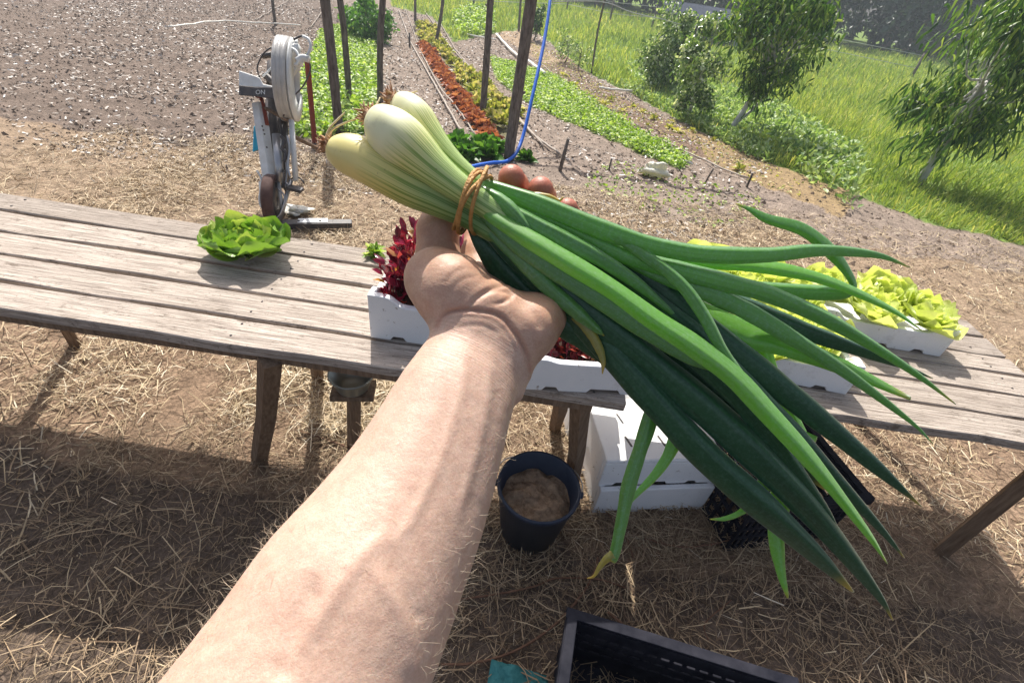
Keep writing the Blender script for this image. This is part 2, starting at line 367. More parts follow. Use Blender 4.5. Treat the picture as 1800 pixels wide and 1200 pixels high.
def straw_field(name, n, xr, yr, Lr, W, lift, amp_a, poly=None, excl=None):
    mb = MB(); x = rng.uniform(*xr, n); y = rng.uniform(*yr, n)
    den = fbm(x * 2.2, y * 2.2, 3, 77); m = rng.random(n) < .74 + 2.2 * den; x = x[m]; y = y[m]; k = len(x)
    L = rng.uniform(*Lr, k) * (1 + (rng.random(k) < .08) * .9); z = gz(x, y) + rng.random(k) ** 2 * lift
    d = np.stack([rng.normal(size=k), rng.normal(size=k), rng.normal(size=k) * .22], 1)
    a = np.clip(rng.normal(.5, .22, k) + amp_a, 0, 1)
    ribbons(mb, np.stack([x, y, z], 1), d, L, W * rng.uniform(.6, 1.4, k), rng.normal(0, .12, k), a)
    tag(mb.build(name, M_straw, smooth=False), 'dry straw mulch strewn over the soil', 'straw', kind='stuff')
straw_field('straw', 44000, (-1.5, 2.0), (.3, 2.0), (.015, .075), .0018, .03, -.22)  # tone lowered: shade on the near ground is painted into the straw
straw_field('straw', 5000, (-1.3, 1.5), (.4, 1.7), (.05, .15), .003, .045, -.18)  # coarse straw darkened likewise, shade held in its colour
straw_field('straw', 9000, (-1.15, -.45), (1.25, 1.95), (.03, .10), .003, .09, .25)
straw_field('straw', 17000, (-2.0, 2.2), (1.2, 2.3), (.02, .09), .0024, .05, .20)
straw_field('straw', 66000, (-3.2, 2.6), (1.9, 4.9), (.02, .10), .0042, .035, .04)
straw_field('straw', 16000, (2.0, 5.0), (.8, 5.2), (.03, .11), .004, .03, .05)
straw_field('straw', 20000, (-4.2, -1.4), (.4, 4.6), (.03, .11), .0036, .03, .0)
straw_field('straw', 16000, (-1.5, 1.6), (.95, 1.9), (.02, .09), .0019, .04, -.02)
def litter():
    n = 56000; y = rng.uniform(3.8, 24, n); x = rng.uniform(-1.15, .45, n) * y; m = ~inpoly(x, y, Z_meadow) & ~inpoly(x, y, Z_bedg1) & ~inpoly(x, y, Z_bedg2) & (rng.random(n) < .55 + fbm(x, y, 3, 88) * 2)
    x, y = x[m], y[m]; k = len(x); d = np.stack([rng.normal(size=k), rng.normal(size=k), rng.normal(size=k) * .25], 1); mb = MB()
    ribbons(mb, np.stack([x, y, gz(x, y) + .012], 1), d, rng.uniform(.02, .07, k), .010 + .0012 * y, rng.normal(0, .1, k), rng.random(k))
    tag(mb.build('leaf_litter', mat('pale_litter', (.4, .35, .3), .6, .3, rnd=[(0, (.13, .10, .08)), (.45, (.27, .22, .18)), (.75, (.52, .46, .40)), (1, (.85, .82, .78))]), smooth=False), 'dry pale leaf litter over the garden soil', 'litter', kind='stuff')
litter()

# clods of earth
def clods(n, xr, yr, sr):
    x = rng.uniform(*xr, n); y = rng.uniform(*yr, n); m = ~inpoly(x, y, Z_meadow) & ~inpoly(x, y, Z_bedg1) & ~inpoly(x, y, Z_bedg2)
    x = x[m]; y = y[m]; k = len(x); s = rng.uniform(*sr, k) * (1 + 1.2 * (rng.random(k) < .1))
    oc = np.array([(1, 0, 0), (0, 1, 0), (-1, 0, 0), (0, -1, 0), (0, 0, .8), (0, 0, -.6)], float)
    v = oc[None] * s[:, None, None] * rng.uniform(.5, 1.4, (k, 6, 1)) + np.stack([x, y, gz(x, y)], 1)[:, None]
    mb = MB(); F = [(0, 1, 4), (1, 2, 4), (2, 3, 4), (3, 0, 4), (1, 0, 5), (2, 1, 5), (3, 2, 5), (0, 3, 5)]
    o = np.arange(k) * 6
    for f in F: mb.f += [tuple(q) for q in np.stack([o + i for i in f], 1).tolist()]
    mb.v = [v.reshape(-1, 3)]; mb.n = k * 6; mb.a = [np.repeat(rng.random(k), 6)]; mb.uv = [np.zeros((k * 6, 2))]
    m_ = mat('clod_soil', (.24, .19, .155), .95, .1, rnd=[(0, (.11, .08, .06)), (.6, (.23, .175, .135)), (1, (.38, .31, .25))])
    tag(mb.build('clods', m_, smooth=False), 'loose clods of dry earth', 'soil', kind='stuff')
clods(40000, (-12, 5), (3.6, 20), (.005, .017))

# leafy ground cover ---------------------------------------------------------
GREEN = [(.07, .15, .02), (.20, .34, .035), (.34, .50, .07), (.62, .70, .34)]
M_green = leafmat('bright_leaf', GREEN, .35)
M_dgreen = leafmat('dark_leaf', [(.015, .05, .012), (.04, .11, .02), (.09, .19, .04)], .25)
M_ygreen = leafmat('yellow_green_leaf', [(.12, .17, .03), (.33, .36, .08), (.55, .52, .16), (.66, .58, .40)], .3)
def crop(name, poly, n, L, H, m, label, cat, up=.8):
    p = scatter(poly, n); mb = MB(); k = len(p); z = gz(p[:, 0], p[:, 1]) + H * rng.random(k) ** 1.3 * (.6 + fbm(p[:, 0] * 3, p[:, 1] * 3, 2, 8))
    d = rng.normal(size=(k, 3)); d[:, 2] = np.abs(d[:, 2]) * up
    leaves(mb, np.column_stack([p, z]), d, rng.uniform(.5, 1.3, k) * L, rng.uniform(.4, .75, k) * L, rng.random(k), .35)
    return tag(mb.build(name, m), label, cat, kind='stuff')
crop('bean_leaves', Z_bedg1, 15000, .075, .24, M_green, 'bright green leafy crop filling the bed behind the posts', 'crop')
crop('salad_leaves', Z_bedg2, 17000, .06, .15, M_green, 'bright green leafy crop along the long bed', 'crop')
crop('squash_leaves', Z_leafy, 3000, .14, .5, M_green, 'patch of tall green leaves at the end of the garden', 'crop')
crop('weeds', Z_brown, 1500, .05, .04, M_ygreen, 'scattered weeds on brown soil', 'weeds')
crop('weeds', polyG([(1080, 285), (1200, 310), (1340, 345), (1345, 390), (1240, 400), (1120, 370), (1010, 320)]), 420, .05, .03, M_green, 'scattered weeds between straw', 'weeds')

# meadow -----------------------------------------------------------------
def meadow():
    M_g = mat('meadow_grass', (.1, .2, .03), .6, .3, rnd=[(0, (.12, .20, .05)), (.4, (.27, .36, .09)), (.75, (.48, .50, .16)), (1, (.66, .60, .30))], trans=.35)
    mb = MB(); n = 90000; u = rng.random(n); y = 5.0 + (40 - 5) * u ** 1.6; x = rng.uniform(-1, 1, n) * (1.5 + y * .75) + y * .12 + 1
    m = inpoly(x, y, Z_meadow); x = x[m]; y = y[m]; k = len(x)
    H = rng.uniform(.10, .34, k) * np.where(y < 11, .6, 1) * (1 + .9 * np.clip(fbm(x * .5, y * .5, 2, 5) * 2, -.5, 1)); d = rng.normal(size=(k, 3)) * .35; d[:, 2] = 1
    ribbons(mb, np.column_stack([x, y, gz(x, y)]), d, H, .006 + .0012 * y, rng.normal(0, .15, k), np.clip(.42 + .5 * fbm(x * .4, y * .4, 3, 12) + rng.normal(0, .2, k), 0, 1))
    tag(mb.build('grass', M_g), 'tall sunlit meadow grass beyond the vegetable beds', 'grass', kind='stuff')
    mb = MB(); pl = polyG([(1100, 120), (1165, 118), (1250, 150), (1350, 190), (1500, 280), (1500, 380), (1350, 272), (1290, 238), (1230, 205), (1160, 172), (1110, 150)])
    p = scatter(pl, 11000); k = len(p); z = gz(p[:, 0], p[:, 1]) + rng.random(k) * .27
    d = rng.normal(size=(k, 3)); d[:, 2] = np.abs(d[:, 2]) + .4
    leaves(mb, np.column_stack([p, z]), d, rng.uniform(.06, .14, k), rng.uniform(.03, .06, k), rng.random(k), .2)
    p = scatter(polyG([(1090, 148), (1165, 172), (1230, 205), (1290, 238), (1350, 272), (1350, 292), (1285, 262), (1225, 228), (1160, 192), (1095, 160)]), 5000); k = len(p)
    d = rng.normal(size=(k, 3)); d[:, 2] = np.abs(d[:, 2]) + .4; leaves(mb, np.column_stack([p, gz(p[:, 0], p[:, 1]) + rng.random(k) * .16]), d, rng.uniform(.05, .11, k), rng.uniform(.02, .045, k), rng.random(k), .2)
    tag(mb.build('undergrowth', leafmat('undergrowth_leaf', [(.09, .17, .05), (.19, .31, .10), (.34, .46, .20), (.5, .6, .36)], .35)), 'rank green weeds under the fruit trees', 'undergrowth', kind='stuff')
meadow()

# individual plants ---------------------------------------------------------
def head(n, L, W, m, name, up=(.2, 1.3), droop=.3, fold=.2, stem=0):
    mb = MB(); k = n; t = np.linspace(0, 1, k); an = rng.uniform(0, 6.28, k); el = up[0] + (up[1] - up[0]) * t
    d = np.stack([np.cos(an) * np.cos(el), np.sin(an) * np.cos(el), np.sin(el)], 1) + rng.normal(size=(k, 3)) * .12
    leaves(mb, np.stack([np.cos(an) * L * .08, np.sin(an) * L * .08, np.full(k, .005 + stem) + t * L * .15], 1), d, L * rng.uniform(.6, 1.15, k), W * rng.uniform(.7, 1.2, k), rng.random(k), droop, fold)
    return mb.build(name, m)
M_red = leafmat('brown_red_lettuce', [(.22, .06, .04), (.44, .15, .09), (.58, .26, .17)], .25)
protos = [head(46, .17, .10, M_red, 'red_lettuce', (.1, 1.45)) for _ in range(3)]
a0, a1 = G(744, 84), G(862, 252); NR = 62
for i in range(NR):
    o = protos[i] if i < 3 else protos[i % 3].copy()
    if i >= 3: COL.objects.link(o)
    t = i / (NR - 1); p = a0 + (a1 - a0) * t + np.append(rng.normal(0, .03, 2), 0)
    o.location = (p[0], p[1], float(gz(p[0], p[1])) + .01); o.rotation_euler = (0, 0, rng.uniform(0, 6.28)); o.scale = [rng.uniform(.85, 1.25)] * 3
    tag(o, 'red brown loose leaf lettuce, nearest one of the long red row' if i == NR - 1 else 'red brown loose leaf lettuce, %s from the far end of the long red row' % ORD(i + 1), 'lettuce', 'red lettuces planted in one row')
pr = [head(34, .15, .06, M_ygreen, 'salad_plant', (.3, 1.4), stem=.03) for _ in range(3)]
pts = scatter(Z_mix, 120)
for i, p in enumerate(pts):
    o = pr[i] if i < 3 else pr[i % 3].copy()
    if i >= 3: COL.objects.link(o)
    o.location = (p[0], p[1], float(gz(*p))); o.rotation_euler = (0, 0, rng.uniform(0, 6.28)); o.scale = [rng.uniform(.8, 1.5)] * 3
    tag(o, 'small yellow green plant in the mixed row beside the red lettuces', 'plant', 'yellow green plants beside the red lettuces')
M_mid = leafmat('mid_green_leaf', [(.04, .12, .02), (.09, .24, .035), (.2, .38, .07)], .3)
pr = [head(30, .26, .11, M_mid, 'chard_plant', (.5, 1.4), .35) for _ in range(2)]
ch = [(785, 268), (803, 262), (822, 274), (843, 270), (860, 280), (870, 268), (925, 284), (812, 280), (795, 278)]
for i, q in enumerate(ch):
    o = pr[i] if i < 2 else pr[i % 2].copy()
    if i >= 2: COL.objects.link(o)
    p = G(*q); o.location = (p[0], p[1], float(gz(p[0], p[1]))); o.rotation_euler = (0, 0, rng.uniform(0, 6.28)); o.scale = [(.75 if i == 6 else rng.uniform(.8, 1.1))] * 3
    if i == 6: tag(o, 'lone green chard plant at the foot of the thick dark post', 'chard plant', 'green chard plants at the end of the red lettuce row')
    else: tag(o, 'green chard plant near the red row, %s from left in its clump' % ORD(1 + sum(1 for z_ in ch if z_[0] < q[0])), 'chard plant', 'green chard plants at the end of the red lettuce row')
pr = [head(14, .10, .035, M_ygreen, 'seedling', (.2, 1.2)) for _ in range(2)]
sp = [(1060, 185), (1075, 178), (1095, 195), (1110, 190), (1128, 200), (1150, 212), (1180, 214), (1175, 225), (1190, 235), (1215, 232), (1250, 237), (1255, 250), (1030, 165), (1010, 150), (990, 135), (1300, 300), (1320, 318), (1045, 172), (1085, 205), (1140, 222)]
for i, q in enumerate(sp):
    o = pr[i] if i < 2 else pr[i % 2].copy()
    if i >= 2: COL.objects.link(o)
    p = G(*q); o.location = (p[0], p[1], float(gz(p[0], p[1]))); o.rotation_euler = (0, 0, rng.uniform(0, 6.28)); o.scale = [rng.uniform(.7, 1.7)] * 3
    tag(o, 'tiny yellowish seedling on the brown strip, %s counted from its left end' % ORD(1 + sum(1 for z_ in sp if z_[0] < q[0])), 'seedling', 'seedlings on the brown strip before the meadow')

# trees ---------------------------------------------------------------------
def tree(name, base, hgt, cr, cz, trunkr, m, mt, n, leafL, leafW, label, droop=.2, lean=(0, 0), clumps=18, group=None, flat=1.0, second=False, cat='tree'):
    b = np.array([base[0], base[1], float(gz(base[0], base[1])) - .03]); e = empty(name, b, 0, label, cat, group)
    tk = MB(); cen = b + np.array([lean[0], lean[1], cz])
    mid = b + (cen - b) * .5 + np.append(rng.normal(0, .06, 2), 0)
    tk.tube(spline([b, mid, cen, b + np.array([lean[0], lean[1], hgt * .9])], 5), np.linspace(trunkr, trunkr * .25, 16), 8, noise=.15)
    if second: tk.tube(spline([b + (mid - b) * .25, b + (mid - b) * .9 + [.22, .05, 0], cen + [.35, 0, .1]], 5), np.linspace(trunkr * .6, trunkr * .2, 11), 7)
    cl = cen + ball(clumps) * rng.uniform(.35, 1, (clumps, 1)) ** .6 * np.array([cr, cr, (hgt - cz) * flat])
    for q in cl: tk.tube(spline([mid + (cen - mid) * rng.uniform(.2, 1), (mid + q) / 2 + [0, 0, .1], q], 3), np.linspace(trunkr * .35, trunkr * .07, 7), 5)
    tk.build('trunk', mt, e)
    cw = MB(); idx = rng.integers(0, clumps, n); sz = rng.uniform(.6, 1.2, clumps) * cr * .52
    p = cl[idx] + ball(n) * (rng.random((n, 1)) ** .55) * sz[idx][:, None]
    d = ball(n); d[:, 2] -= droop * 1.5
    leaves(cw, p, d, leafL * rng.uniform(.6, 1.2, n), leafW * rng.uniform(.7, 1.2, n), rng.random(n), droop, .2, face=ball(n))
    cw.build('crown', m, e); return e
M_fruit = leafmat('fruit_tree_leaf', [(.05, .11, .03), (.13, .23, .06), (.26, .38, .13), (.80, .84, .70)], .3, .25, .8)  # near-white last tone paints sun glints as leaf colour
M_peach = leafmat('peach_leaf', [(.02, .06, .018), (.06, .14, .03), (.14, .25, .06), (.30, .38, .12)], .35, .35)
p1, p2, p3 = G(1155, 168), G(1207, 212), G(1277, 238)
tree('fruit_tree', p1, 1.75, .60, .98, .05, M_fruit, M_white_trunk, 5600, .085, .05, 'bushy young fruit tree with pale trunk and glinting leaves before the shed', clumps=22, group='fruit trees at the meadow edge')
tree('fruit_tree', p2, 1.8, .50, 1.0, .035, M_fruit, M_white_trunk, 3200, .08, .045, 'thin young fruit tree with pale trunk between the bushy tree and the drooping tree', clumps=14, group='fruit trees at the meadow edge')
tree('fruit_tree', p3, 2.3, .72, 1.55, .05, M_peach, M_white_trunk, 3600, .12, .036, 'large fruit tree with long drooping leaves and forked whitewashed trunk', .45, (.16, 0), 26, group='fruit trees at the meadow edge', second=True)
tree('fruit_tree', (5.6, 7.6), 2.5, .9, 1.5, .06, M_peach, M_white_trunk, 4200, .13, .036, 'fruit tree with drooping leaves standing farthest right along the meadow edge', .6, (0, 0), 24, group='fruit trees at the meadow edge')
tree('shrub', G(992, 112), .95, .34, .55, .02, M_fruit, M_bark, 420, .07, .04, 'sparse young shrub with glinting leaves, left of the two at the brown strip', clumps=12, group='young shrubs at the meadow edge', cat='shrub')
tree('shrub', G(1016, 124), .85, .30, .5, .02, M_fruit, M_bark, 320, .06, .035, 'sparse young shrub with glinting leaves, right of the two at the brown strip', clumps=10, group='young shrubs at the meadow edge', cat='shrub')
tree('shrub', G(938, 72), 1.1, .35, .6, .03, M_dgreen, M_bark, 900, .08, .05, 'dark leafy shrub right behind the thick dark post', clumps=10, cat='shrub')
tree('shrub', G(645, 74), 1.1, .6, .5, .03, M_mid, M_bark, 2400, .11, .07, 'dense green shrub at the far end of the green bed', clumps=16, cat='shrub')

# far wood and shed ---------------------------------------------------------
mbw = MB(); tkw = MB()
for i in range(95):
    x = -25 + i * 1.0 + rng.normal(0, .5); y = 44 + rng.uniform(0, 9) - .12 * x; h = rng.uniform(6, 10); r = rng.uniform(1.8, 3)
    b = np.array([x, y, -.84]); tkw.tube([b, b + [0, 0, h * .7]], [.2, .08], 6)
    k = 800; c = b + [0, 0, h * .5] + ball(14) * np.array([r * .7, r * .7, h * .42]); q = c[rng.integers(0, 14, k)] + ball(k) * rng.random((k, 1)) ** .4 * r * .45
    q[:, 2] = np.maximum(q[:, 2], -.7)
    leaves(mbw, q, ball(k), rng.uniform(.25, .6, k), rng.uniform(.2, .4, k), rng.random(k), .2)
wo = mbw.build('distant_wood', leafmat('far_wood_leaf', [(.02, .045, .03), (.04, .08, .045), (.07, .12, .06)], .15)); tag(wo, 'dark bluish wood beyond the meadow', 'wood', kind='stuff')
ob_ = tkw.build('trunks', M_bark, wo); ob_['kind'] = 'stuff'

def shed():
    p = G(1205, 66); a = R_(-8); e = empty('shed', (p[0] + .5, p[1] + .2, float(gbase(0, 30))), a, 'low shed with grey corrugated roof and dark open front beyond the meadow', 'shed')
    L, D, H = 3.4, 2.6, .9; loc = Matrix.LocRotScale(e.location, e.rotation_euler, None)
    def W(mb, name, m, par=e, **k):
        o = mb.build(name, m, None, **k); o.parent = par; return o
    mb = MB(); mb.box((0, D / 2, H / 2), (L, .12, H)); mb.box((-L / 2 + .06, 0, H / 2), (.12, D - .14, H)); mb.box((L / 2 - .06, 0, H / 2), (.12, D - .14, H)); mb.box((.9, -D / 2, H / 2), (L - 1.9, .12, H)); W(mb, 'wall', M_shedw, smooth=False)
    n = 60; xs = np.linspace(-L / 2 - .25, L / 2 + .25, n * 2 + 1); v = []
    for y, z in ((-D / 2 - .35, H + .02), (D / 2 + .3, H + .42)):
        for dz in (0, .04):
            for i, x in enumerate(xs): v.append((x, y, z + dz + .035 * (i % 2)))
    m = len(xs); f = []
    for i in range(m - 1): f += [(i, i + 1, 2 * m + i + 1, 2 * m + i), (m + i, 3 * m + i, 3 * m + i + 1, m + i + 1), (i, m + i, m + i + 1, i + 1), (2 * m + i, 2 * m + i + 1, 3 * m + i + 1, 3 * m + i)]
    mb = MB(); mb.add(v, f); W(mb, 'roof', M_roof, smooth=False)
    for x in (-L / 2 + .5, -L / 2 + 1.05):
        mb = MB(); mb.box((x, -D / 2, H / 2), (.1, .1, H)); W(mb, 'post', M_leg, smooth=False)
    mb = MB(); mb.box((L / 2 + .9, -.3, .65), (1.6, 1.2, 1.3)); o = W(mb, 'annex', M_white, smooth=False)
shed()
# ------------------------------------------------------------------ garden posts, lines
def gpost(b, t, r, label, name='garden_post', group='rough posts standing among the beds', h=2.5, m=M_post, bend=.035):
    r *= .82
    p = G(*b); d = C(*t, 1.0) - CAM; s = p[1] / d[1]; q = CAM + d * s
    k = (h - p[2]) / (q[2] - p[2]); q = p + (q - p) * k
    z0 = float(gz(p[0], p[1])) - .1; p = np.array([p[0], p[1], z0])
    P = spline([p, p + (q - p) * .33 + np.append(rng.normal(0, bend, 2), 0), p + (q - p) * .66 + np.append(rng.normal(0, bend, 2), 0), q], 6)
    mb = MB(); mb.tube(P, np.linspace(r, r * .85, len(P)), 10, noise=.16)
    for _ in range(4):
        i = rng.integers(2, len(P) - 2); dd = ball(1)[0]; dd[2] = abs(dd[2]) * .5
        mb.tube([P[i], P[i] + dd * r * 1.9], [r * .4, r * .2], 6)
    o = mb.build(name, m); return tag(o, label, 'post', group)
gpost((597, 238), (575, 0), .062, 'thick dark rough post at the left, nearest the green leafy bed')
gpost((614, 180), (604, 0), .05, 'dark rough post just behind and right of the thick left one')
gpost((668, 198), (668, 0), .05, 'upright grey post between the green bed and the bare path')
gpost((628, 62), (628, 0), .05, 'short looking far post left of the dense green shrub')
gpost((848, 205), (862, 0), .062, 'leaning dark post beside the lower half of the red lettuce row')
gpost((893, 282), (926, 0), .075, 'thickest dark leaning post, behind the fingertips')
gpost((764, 82), (775, 0), .06, 'dark post at the far end of the red lettuce row')
gpost((1040, 130), (1062, 0), .035, 'slim leaning grey stake at the edge of the meadow')
gpost((730, 38), (728, 0), .06, 'far dark post beyond the path lines')
gpost((912, 55), (916, 0), .06, 'far dark post directly behind the thickest one')
gpost((831, 18), (833, 0), .06, 'far dark post above the tall green patch')
gpost((484, 46), (482, 0), .05, 'lone dark post on the tilled land at upper left')
def stub(b, h, r, label, dx=0, m=M_post):
    p = G(*b); mb = MB(); mb.tube([[p[0], p[1], p[2] - .05], [p[0] + dx / 2, p[1], p[2] + h * .5], [p[0] + dx, p[1], p[2] + h]], [r, r * .9, r * .8], 8, noise=.15)
    tag(mb.build('stake', m), label, 'stake', 'short stakes holding the lines')
stub((983, 303), .36, .022, 'short dark stake tied to the pale line right of the fingers', .03)
stub((1237, 325), .2, .012, 'small thin stake near the white bag', .04)
stub((1070, 300), .14, .012, 'tiny stake in the grey path')
stub((720, 84), .35, .03, 'short dark stake between the two lines of the bare path')
stub((1312, 330), .18, .015, 'small stake at the near end of the long pale line')
def line(pts, r, label, cat='line', m=M_pipe, name='drip_line', group='pale lines running along the beds', lift=.02, n=8):
    P = [G(*q) for q in pts]; P = spline(P, n); P[:, 2] = gz(P[:, 0], P[:, 1]) * .5 + gbase(P[:, 0], P[:, 1]) * .5 + lift + .02
    mb = MB(); mb.tube(P, r * .8, 6); o = mb.build(name, m); return tag(o, label, cat, group)
line([(701, 20), (722, 78), (757, 140), (803, 222), (812, 232)], .018, 'pale line along the right side of the bare path')
line([(712, 18), (728, 60), (745, 105), (772, 155), (800, 190), (835, 242)], .014, 'thin pale line left of the red lettuces')
line([(742, 16), (765, 48), (800, 95), (835, 135), (862, 165), (890, 190), (935, 240), (982, 276)], .018, 'pale line right of the mixed yellow green row')
line([(775, 45), (800, 90), (855, 155), (905, 205), (955, 262)], .014, 'thin pale line on the grey path')
line([(872, 65), (890, 85), (905, 100), (928, 113), (957, 136)], .045, 'thick white pipe lying between beds', 'pipe', M_wpipe, 'white_pipe', None, .06)
line([(955, 118), (1000, 160), (1060, 196), (1130, 234), (1200, 270), (1312, 320)], .014, 'long pale line along the brown strip')
line([(820, 65), (872, 74)], .03, 'short pale pipe across the path by the tall green patch', 'pipe', M_wpipe, 'white_pipe', None, .05)
line([(1052, 160), (1110, 167)], .03, 'pale batten lying across the brown strip', 'batten', M_wpipe, 'batten', None, .05)
line([(885, 147), (905, 150)], .02, 'short pale stick on the grey path', 'stick', M_wpipe, 'stick', None, .05)
line([(450, 38), (480, 20), (512, 0), (540, -25)], .014, 'pale line crossing the tilled land, the nearer', m=M_pipe)
line([(450, 10), (470, 0), (500, -20)], .014, 'pale line crossing the tilled land, the farther', m=M_pipe)
line([(545, 52), (570, 18), (590, -10)], .014, 'pale line beside the thick left post')
line([(300, 60), (380, 48), (450, 50), (529, 53)], .022, 'straight pale pipe at the edge of the tilled land', 'pipe', M_wpipe, 'white_pipe', None, .1)

# overhead rail with the hanging blue hose
p = G(893, 282)
hz = [C(967, -40, 6.0), C(967, 0, 5.85), C(957, 70, 5.75), C(938, 160, 5.6), C(916, 250, 5.5), C(893, 292, 5.35), C(862, 303, 5.2), C(832, 303, 5.0), C(800, 312, 4.75), C(790, 335, 4.3)]
hz = [np.array(q) for q in hz]
for i in range(5, 10):
    q = hz[i]; hz[i] = np.array([q[0], q[1], max(q[2], float(gbase(q[0], q[1])) + .05)])
top = hz[0] + np.array([0.05, .1, 0]); top[2] = 2.46; hz = [top, (top + hz[0]) / 2] + hz
mb = MB(); mb.tube(spline(hz, 10), .020, 10); tag(mb.build('garden_hose', M_blue), 'thick bright blue hose hanging in a long curve beside the dark post', 'hose')
mb = MB(); a = top + [-3.2, -.15, .03]; b = top + [2.2, .1, .03]; mb.tube(spline([a, (a + b) / 2 + [0, 0, -.03], b], 8), .03, 8); tag(mb.build('overhead_rail', M_post), 'horizontal wooden rail carried above the posts, the blue hose hung over it', 'rail')
gpost((1096, 300), (1128, 100), .05, 'post carrying the right end of the overhead rail', h=2.45) if False else None
# wire fence along the top of the meadow
def fence():
    e = empty('wire_fence', G(1070, 32), 0, 'wire fence with small grey posts along the far side of the meadow', 'fence')
    P = [G(*q) for q in ((820, 22), (995, 24), (1071, 42), (1146, 48), (1235, 62), (1400, 95), (1600, 140))]
    for q in P[1:]:
        b = np.array([q[0], q[1], float(gz(q[0], q[1]))]); mb = MB(); mb.tube([b - [0, 0, .1], b + [0, 0, 1.05]], [.06, .05], 6); mb.build('post', M_post, e)
    for h in (.45, .95):
        mb = MB(); mb.tube([np.array([q[0], q[1], float(gz(q[0], q[1])) + h]) for q in P], .012, 5); mb.build('wire', M_wire, e)
fence()
mb = MB(); q = [C(970, 3, 8), C(1060, 4, 8.5), C(1110, 22, 9), C(1160, 33, 10), C(1235, 47, 11), C(1400, 40, 13)]
mb.tube(spline(q, 6), .008, 5); tag(mb.build('overhead_wire', M_wire), 'sagging pale wire strung across the meadow', 'wire')

# white bag, ground litter
def crumple(name, c, s, m, label, cat, seed, n=(26, 16), tall=1.0):
    r = np.random.default_rng(seed); u, v = np.meshgrid(np.linspace(0, 2 * math.pi, n[0], endpoint=False), np.linspace(0, 1, n[1]))
    x = np.cos(u) * np.sin(v * math.pi) ; y = np.sin(u) * np.sin(v * math.pi); z = np.cos(v * math.pi)
    k = .9 + 1.5 * fbm(x * 2.6 + seed, y * 2.6 + z * 3, 5, seed); z = np.maximum(z, -.5)
    P = np.stack([x * s[0] * k, y * s[1] * k, (z * s[2] * k + .4 * s[2])], -1).reshape(-1, 3) + np.asarray(c)
    f = []
    for i in range(n[1] - 1):
        for j in range(n[0]): a = i * n[0] + j; b = i * n[0] + (j + 1) % n[0]; f.append((a, a + n[0], b + n[0], b))
    mb = MB(); mb.add(P, f); return tag(mb.build(name, m), label, cat)
q = G(1148, 312); crumple('plastic_bag', q + [0, 0, .03], (.20, .10, .11), M_bag, 'crumpled white plastic bag lying beside the salad bed', 'bag', 3)
q = G(1200, 288); crumple('plastic_scrap', q + [0, 0, .02], (.12, .06, .04), M_bag, 'small white plastic scrap at the end of the salad bed', 'plastic scrap', 5)
q = G(518, 375); crumple('leaf_scrap', q + [0, 0, .02], (.12, .08, .02), M_bag, 'pale scraps lying beside the pedal machine', 'scrap', 8)

# ------------------------------------------------------------------ tables
NAILS = (-1.9, -.80, .25, .9, 1.78)
def tabletop(e, rows, xr, seed=0, z=.7):
    for i, (y0, y1, x0, x1) in enumerate(rows):
        mb = MB(); nx = 60; xs = np.linspace(x0, x1, nx); ys = np.array([y0, y0 + .003, y1 - .003, y1]); r = np.random.default_rng(seed + i)
        wob = .004 * np.interp(xs, np.linspace(x0, x1, 12), r.normal(size=12)); v = []
        for x, w_ in zip(xs, wob):
            v += [(x, ys[0] + w_, z - .004), (x, ys[1] + w_, z), (x, ys[2] + w_ * .5, z), (x, ys[3] + w_ * .5, z - .004), (x, ys[3] + w_ * .5, z - .03), (x, ys[0] + w_, z - .03)]
        f = []
        for k in range(nx - 1):
            for j in range(6): a = k * 6 + j; b = k * 6 + (j + 1) % 6; f.append((a, a + 6, b + 6, b))
        f.append(tuple(range(6))); f.append(tuple((nx - 1) * 6 + j for j in range(5, -1, -1))); mb.add(v, f)
        pk = mb.build('plank', M_wood, e, smooth=False)
        for nx_ in NAILS:
            if x0 < nx_ < x1:
                for dy in (.25, .75):
                    yy = y0 + (y1 - y0) * dy + r.normal(0, .004); nb = MB(); nb.tube([(nx_ + r.normal(0, .006), yy, z - .002), (nx_ + r.normal(0, .002), yy, z + .0012)], .0035, 8); nb.build('nail_head', M_darkm, pk)
e = empty('slatted_table', (-.6, 1.3, 0), 0, 'weathered grey slatted wooden table standing on straw', 'table')
tabletop(e, [(.987, 1.096, -2.15, .345), (1.109, 1.226, -2.2, .345), (1.239, 1.356, -2.14, .35), (1.371, 1.485, -2.18, .34), (1.499, 1.612, -2.15, .345)], None, 3)
for tp, bt, r in ((AT(474, 632, .655), AT(453, 803, 0), .034), (AT(1021, 698, .655), AT(1004, 856, 0), .030), (AT(990, 668, .655), AT(976, 748, 0), .028), ((-1.95, 1.1, .665), (-2.0, 1.08, 0), .03), ((-1.95, 1.5, .665), (-2.0, 1.55, 0), .03), ((-.83, 1.5, .665), (-.85, 1.53, 0), .03)):
    tp = np.array(tp); bt = np.array(bt) - [0, 0, .02]; mb = MB(); mb.tube([bt, (tp + bt) / 2 + [.008, .003, 0], tp], [r * .95, r, r * 1.05], 4, noise=.08); mb.build('leg', M_leg, e, smooth=False)
for x in (-1.9, -.78, .24): mb = MB(); mb.box((x, 1.3, .64), (.05, .56, .055)); mb.build('rail', M_leg, e, smooth=False)
mb = MB(); mb.box((-.9, 1.005, .655), (2.3, .022, .03)); mb.build('apron', M_leg, e, smooth=False)
e = empty('slatted_bench', (1.1, 1.5, 0), 0, 'second wooden slatted table on the right carrying the pale lettuces', 'table')
tabletop(e, [(1.12, 1.235, .375, 1.9), (1.245, 1.36, .38, 1.9), (1.37, 1.485, .38, 1.9), (1.493, 1.592, .64, 1.9), (1.60, 1.72, .56, 1.9), (1.73, 1.845, .56, 1.9)], None, 33, .66)
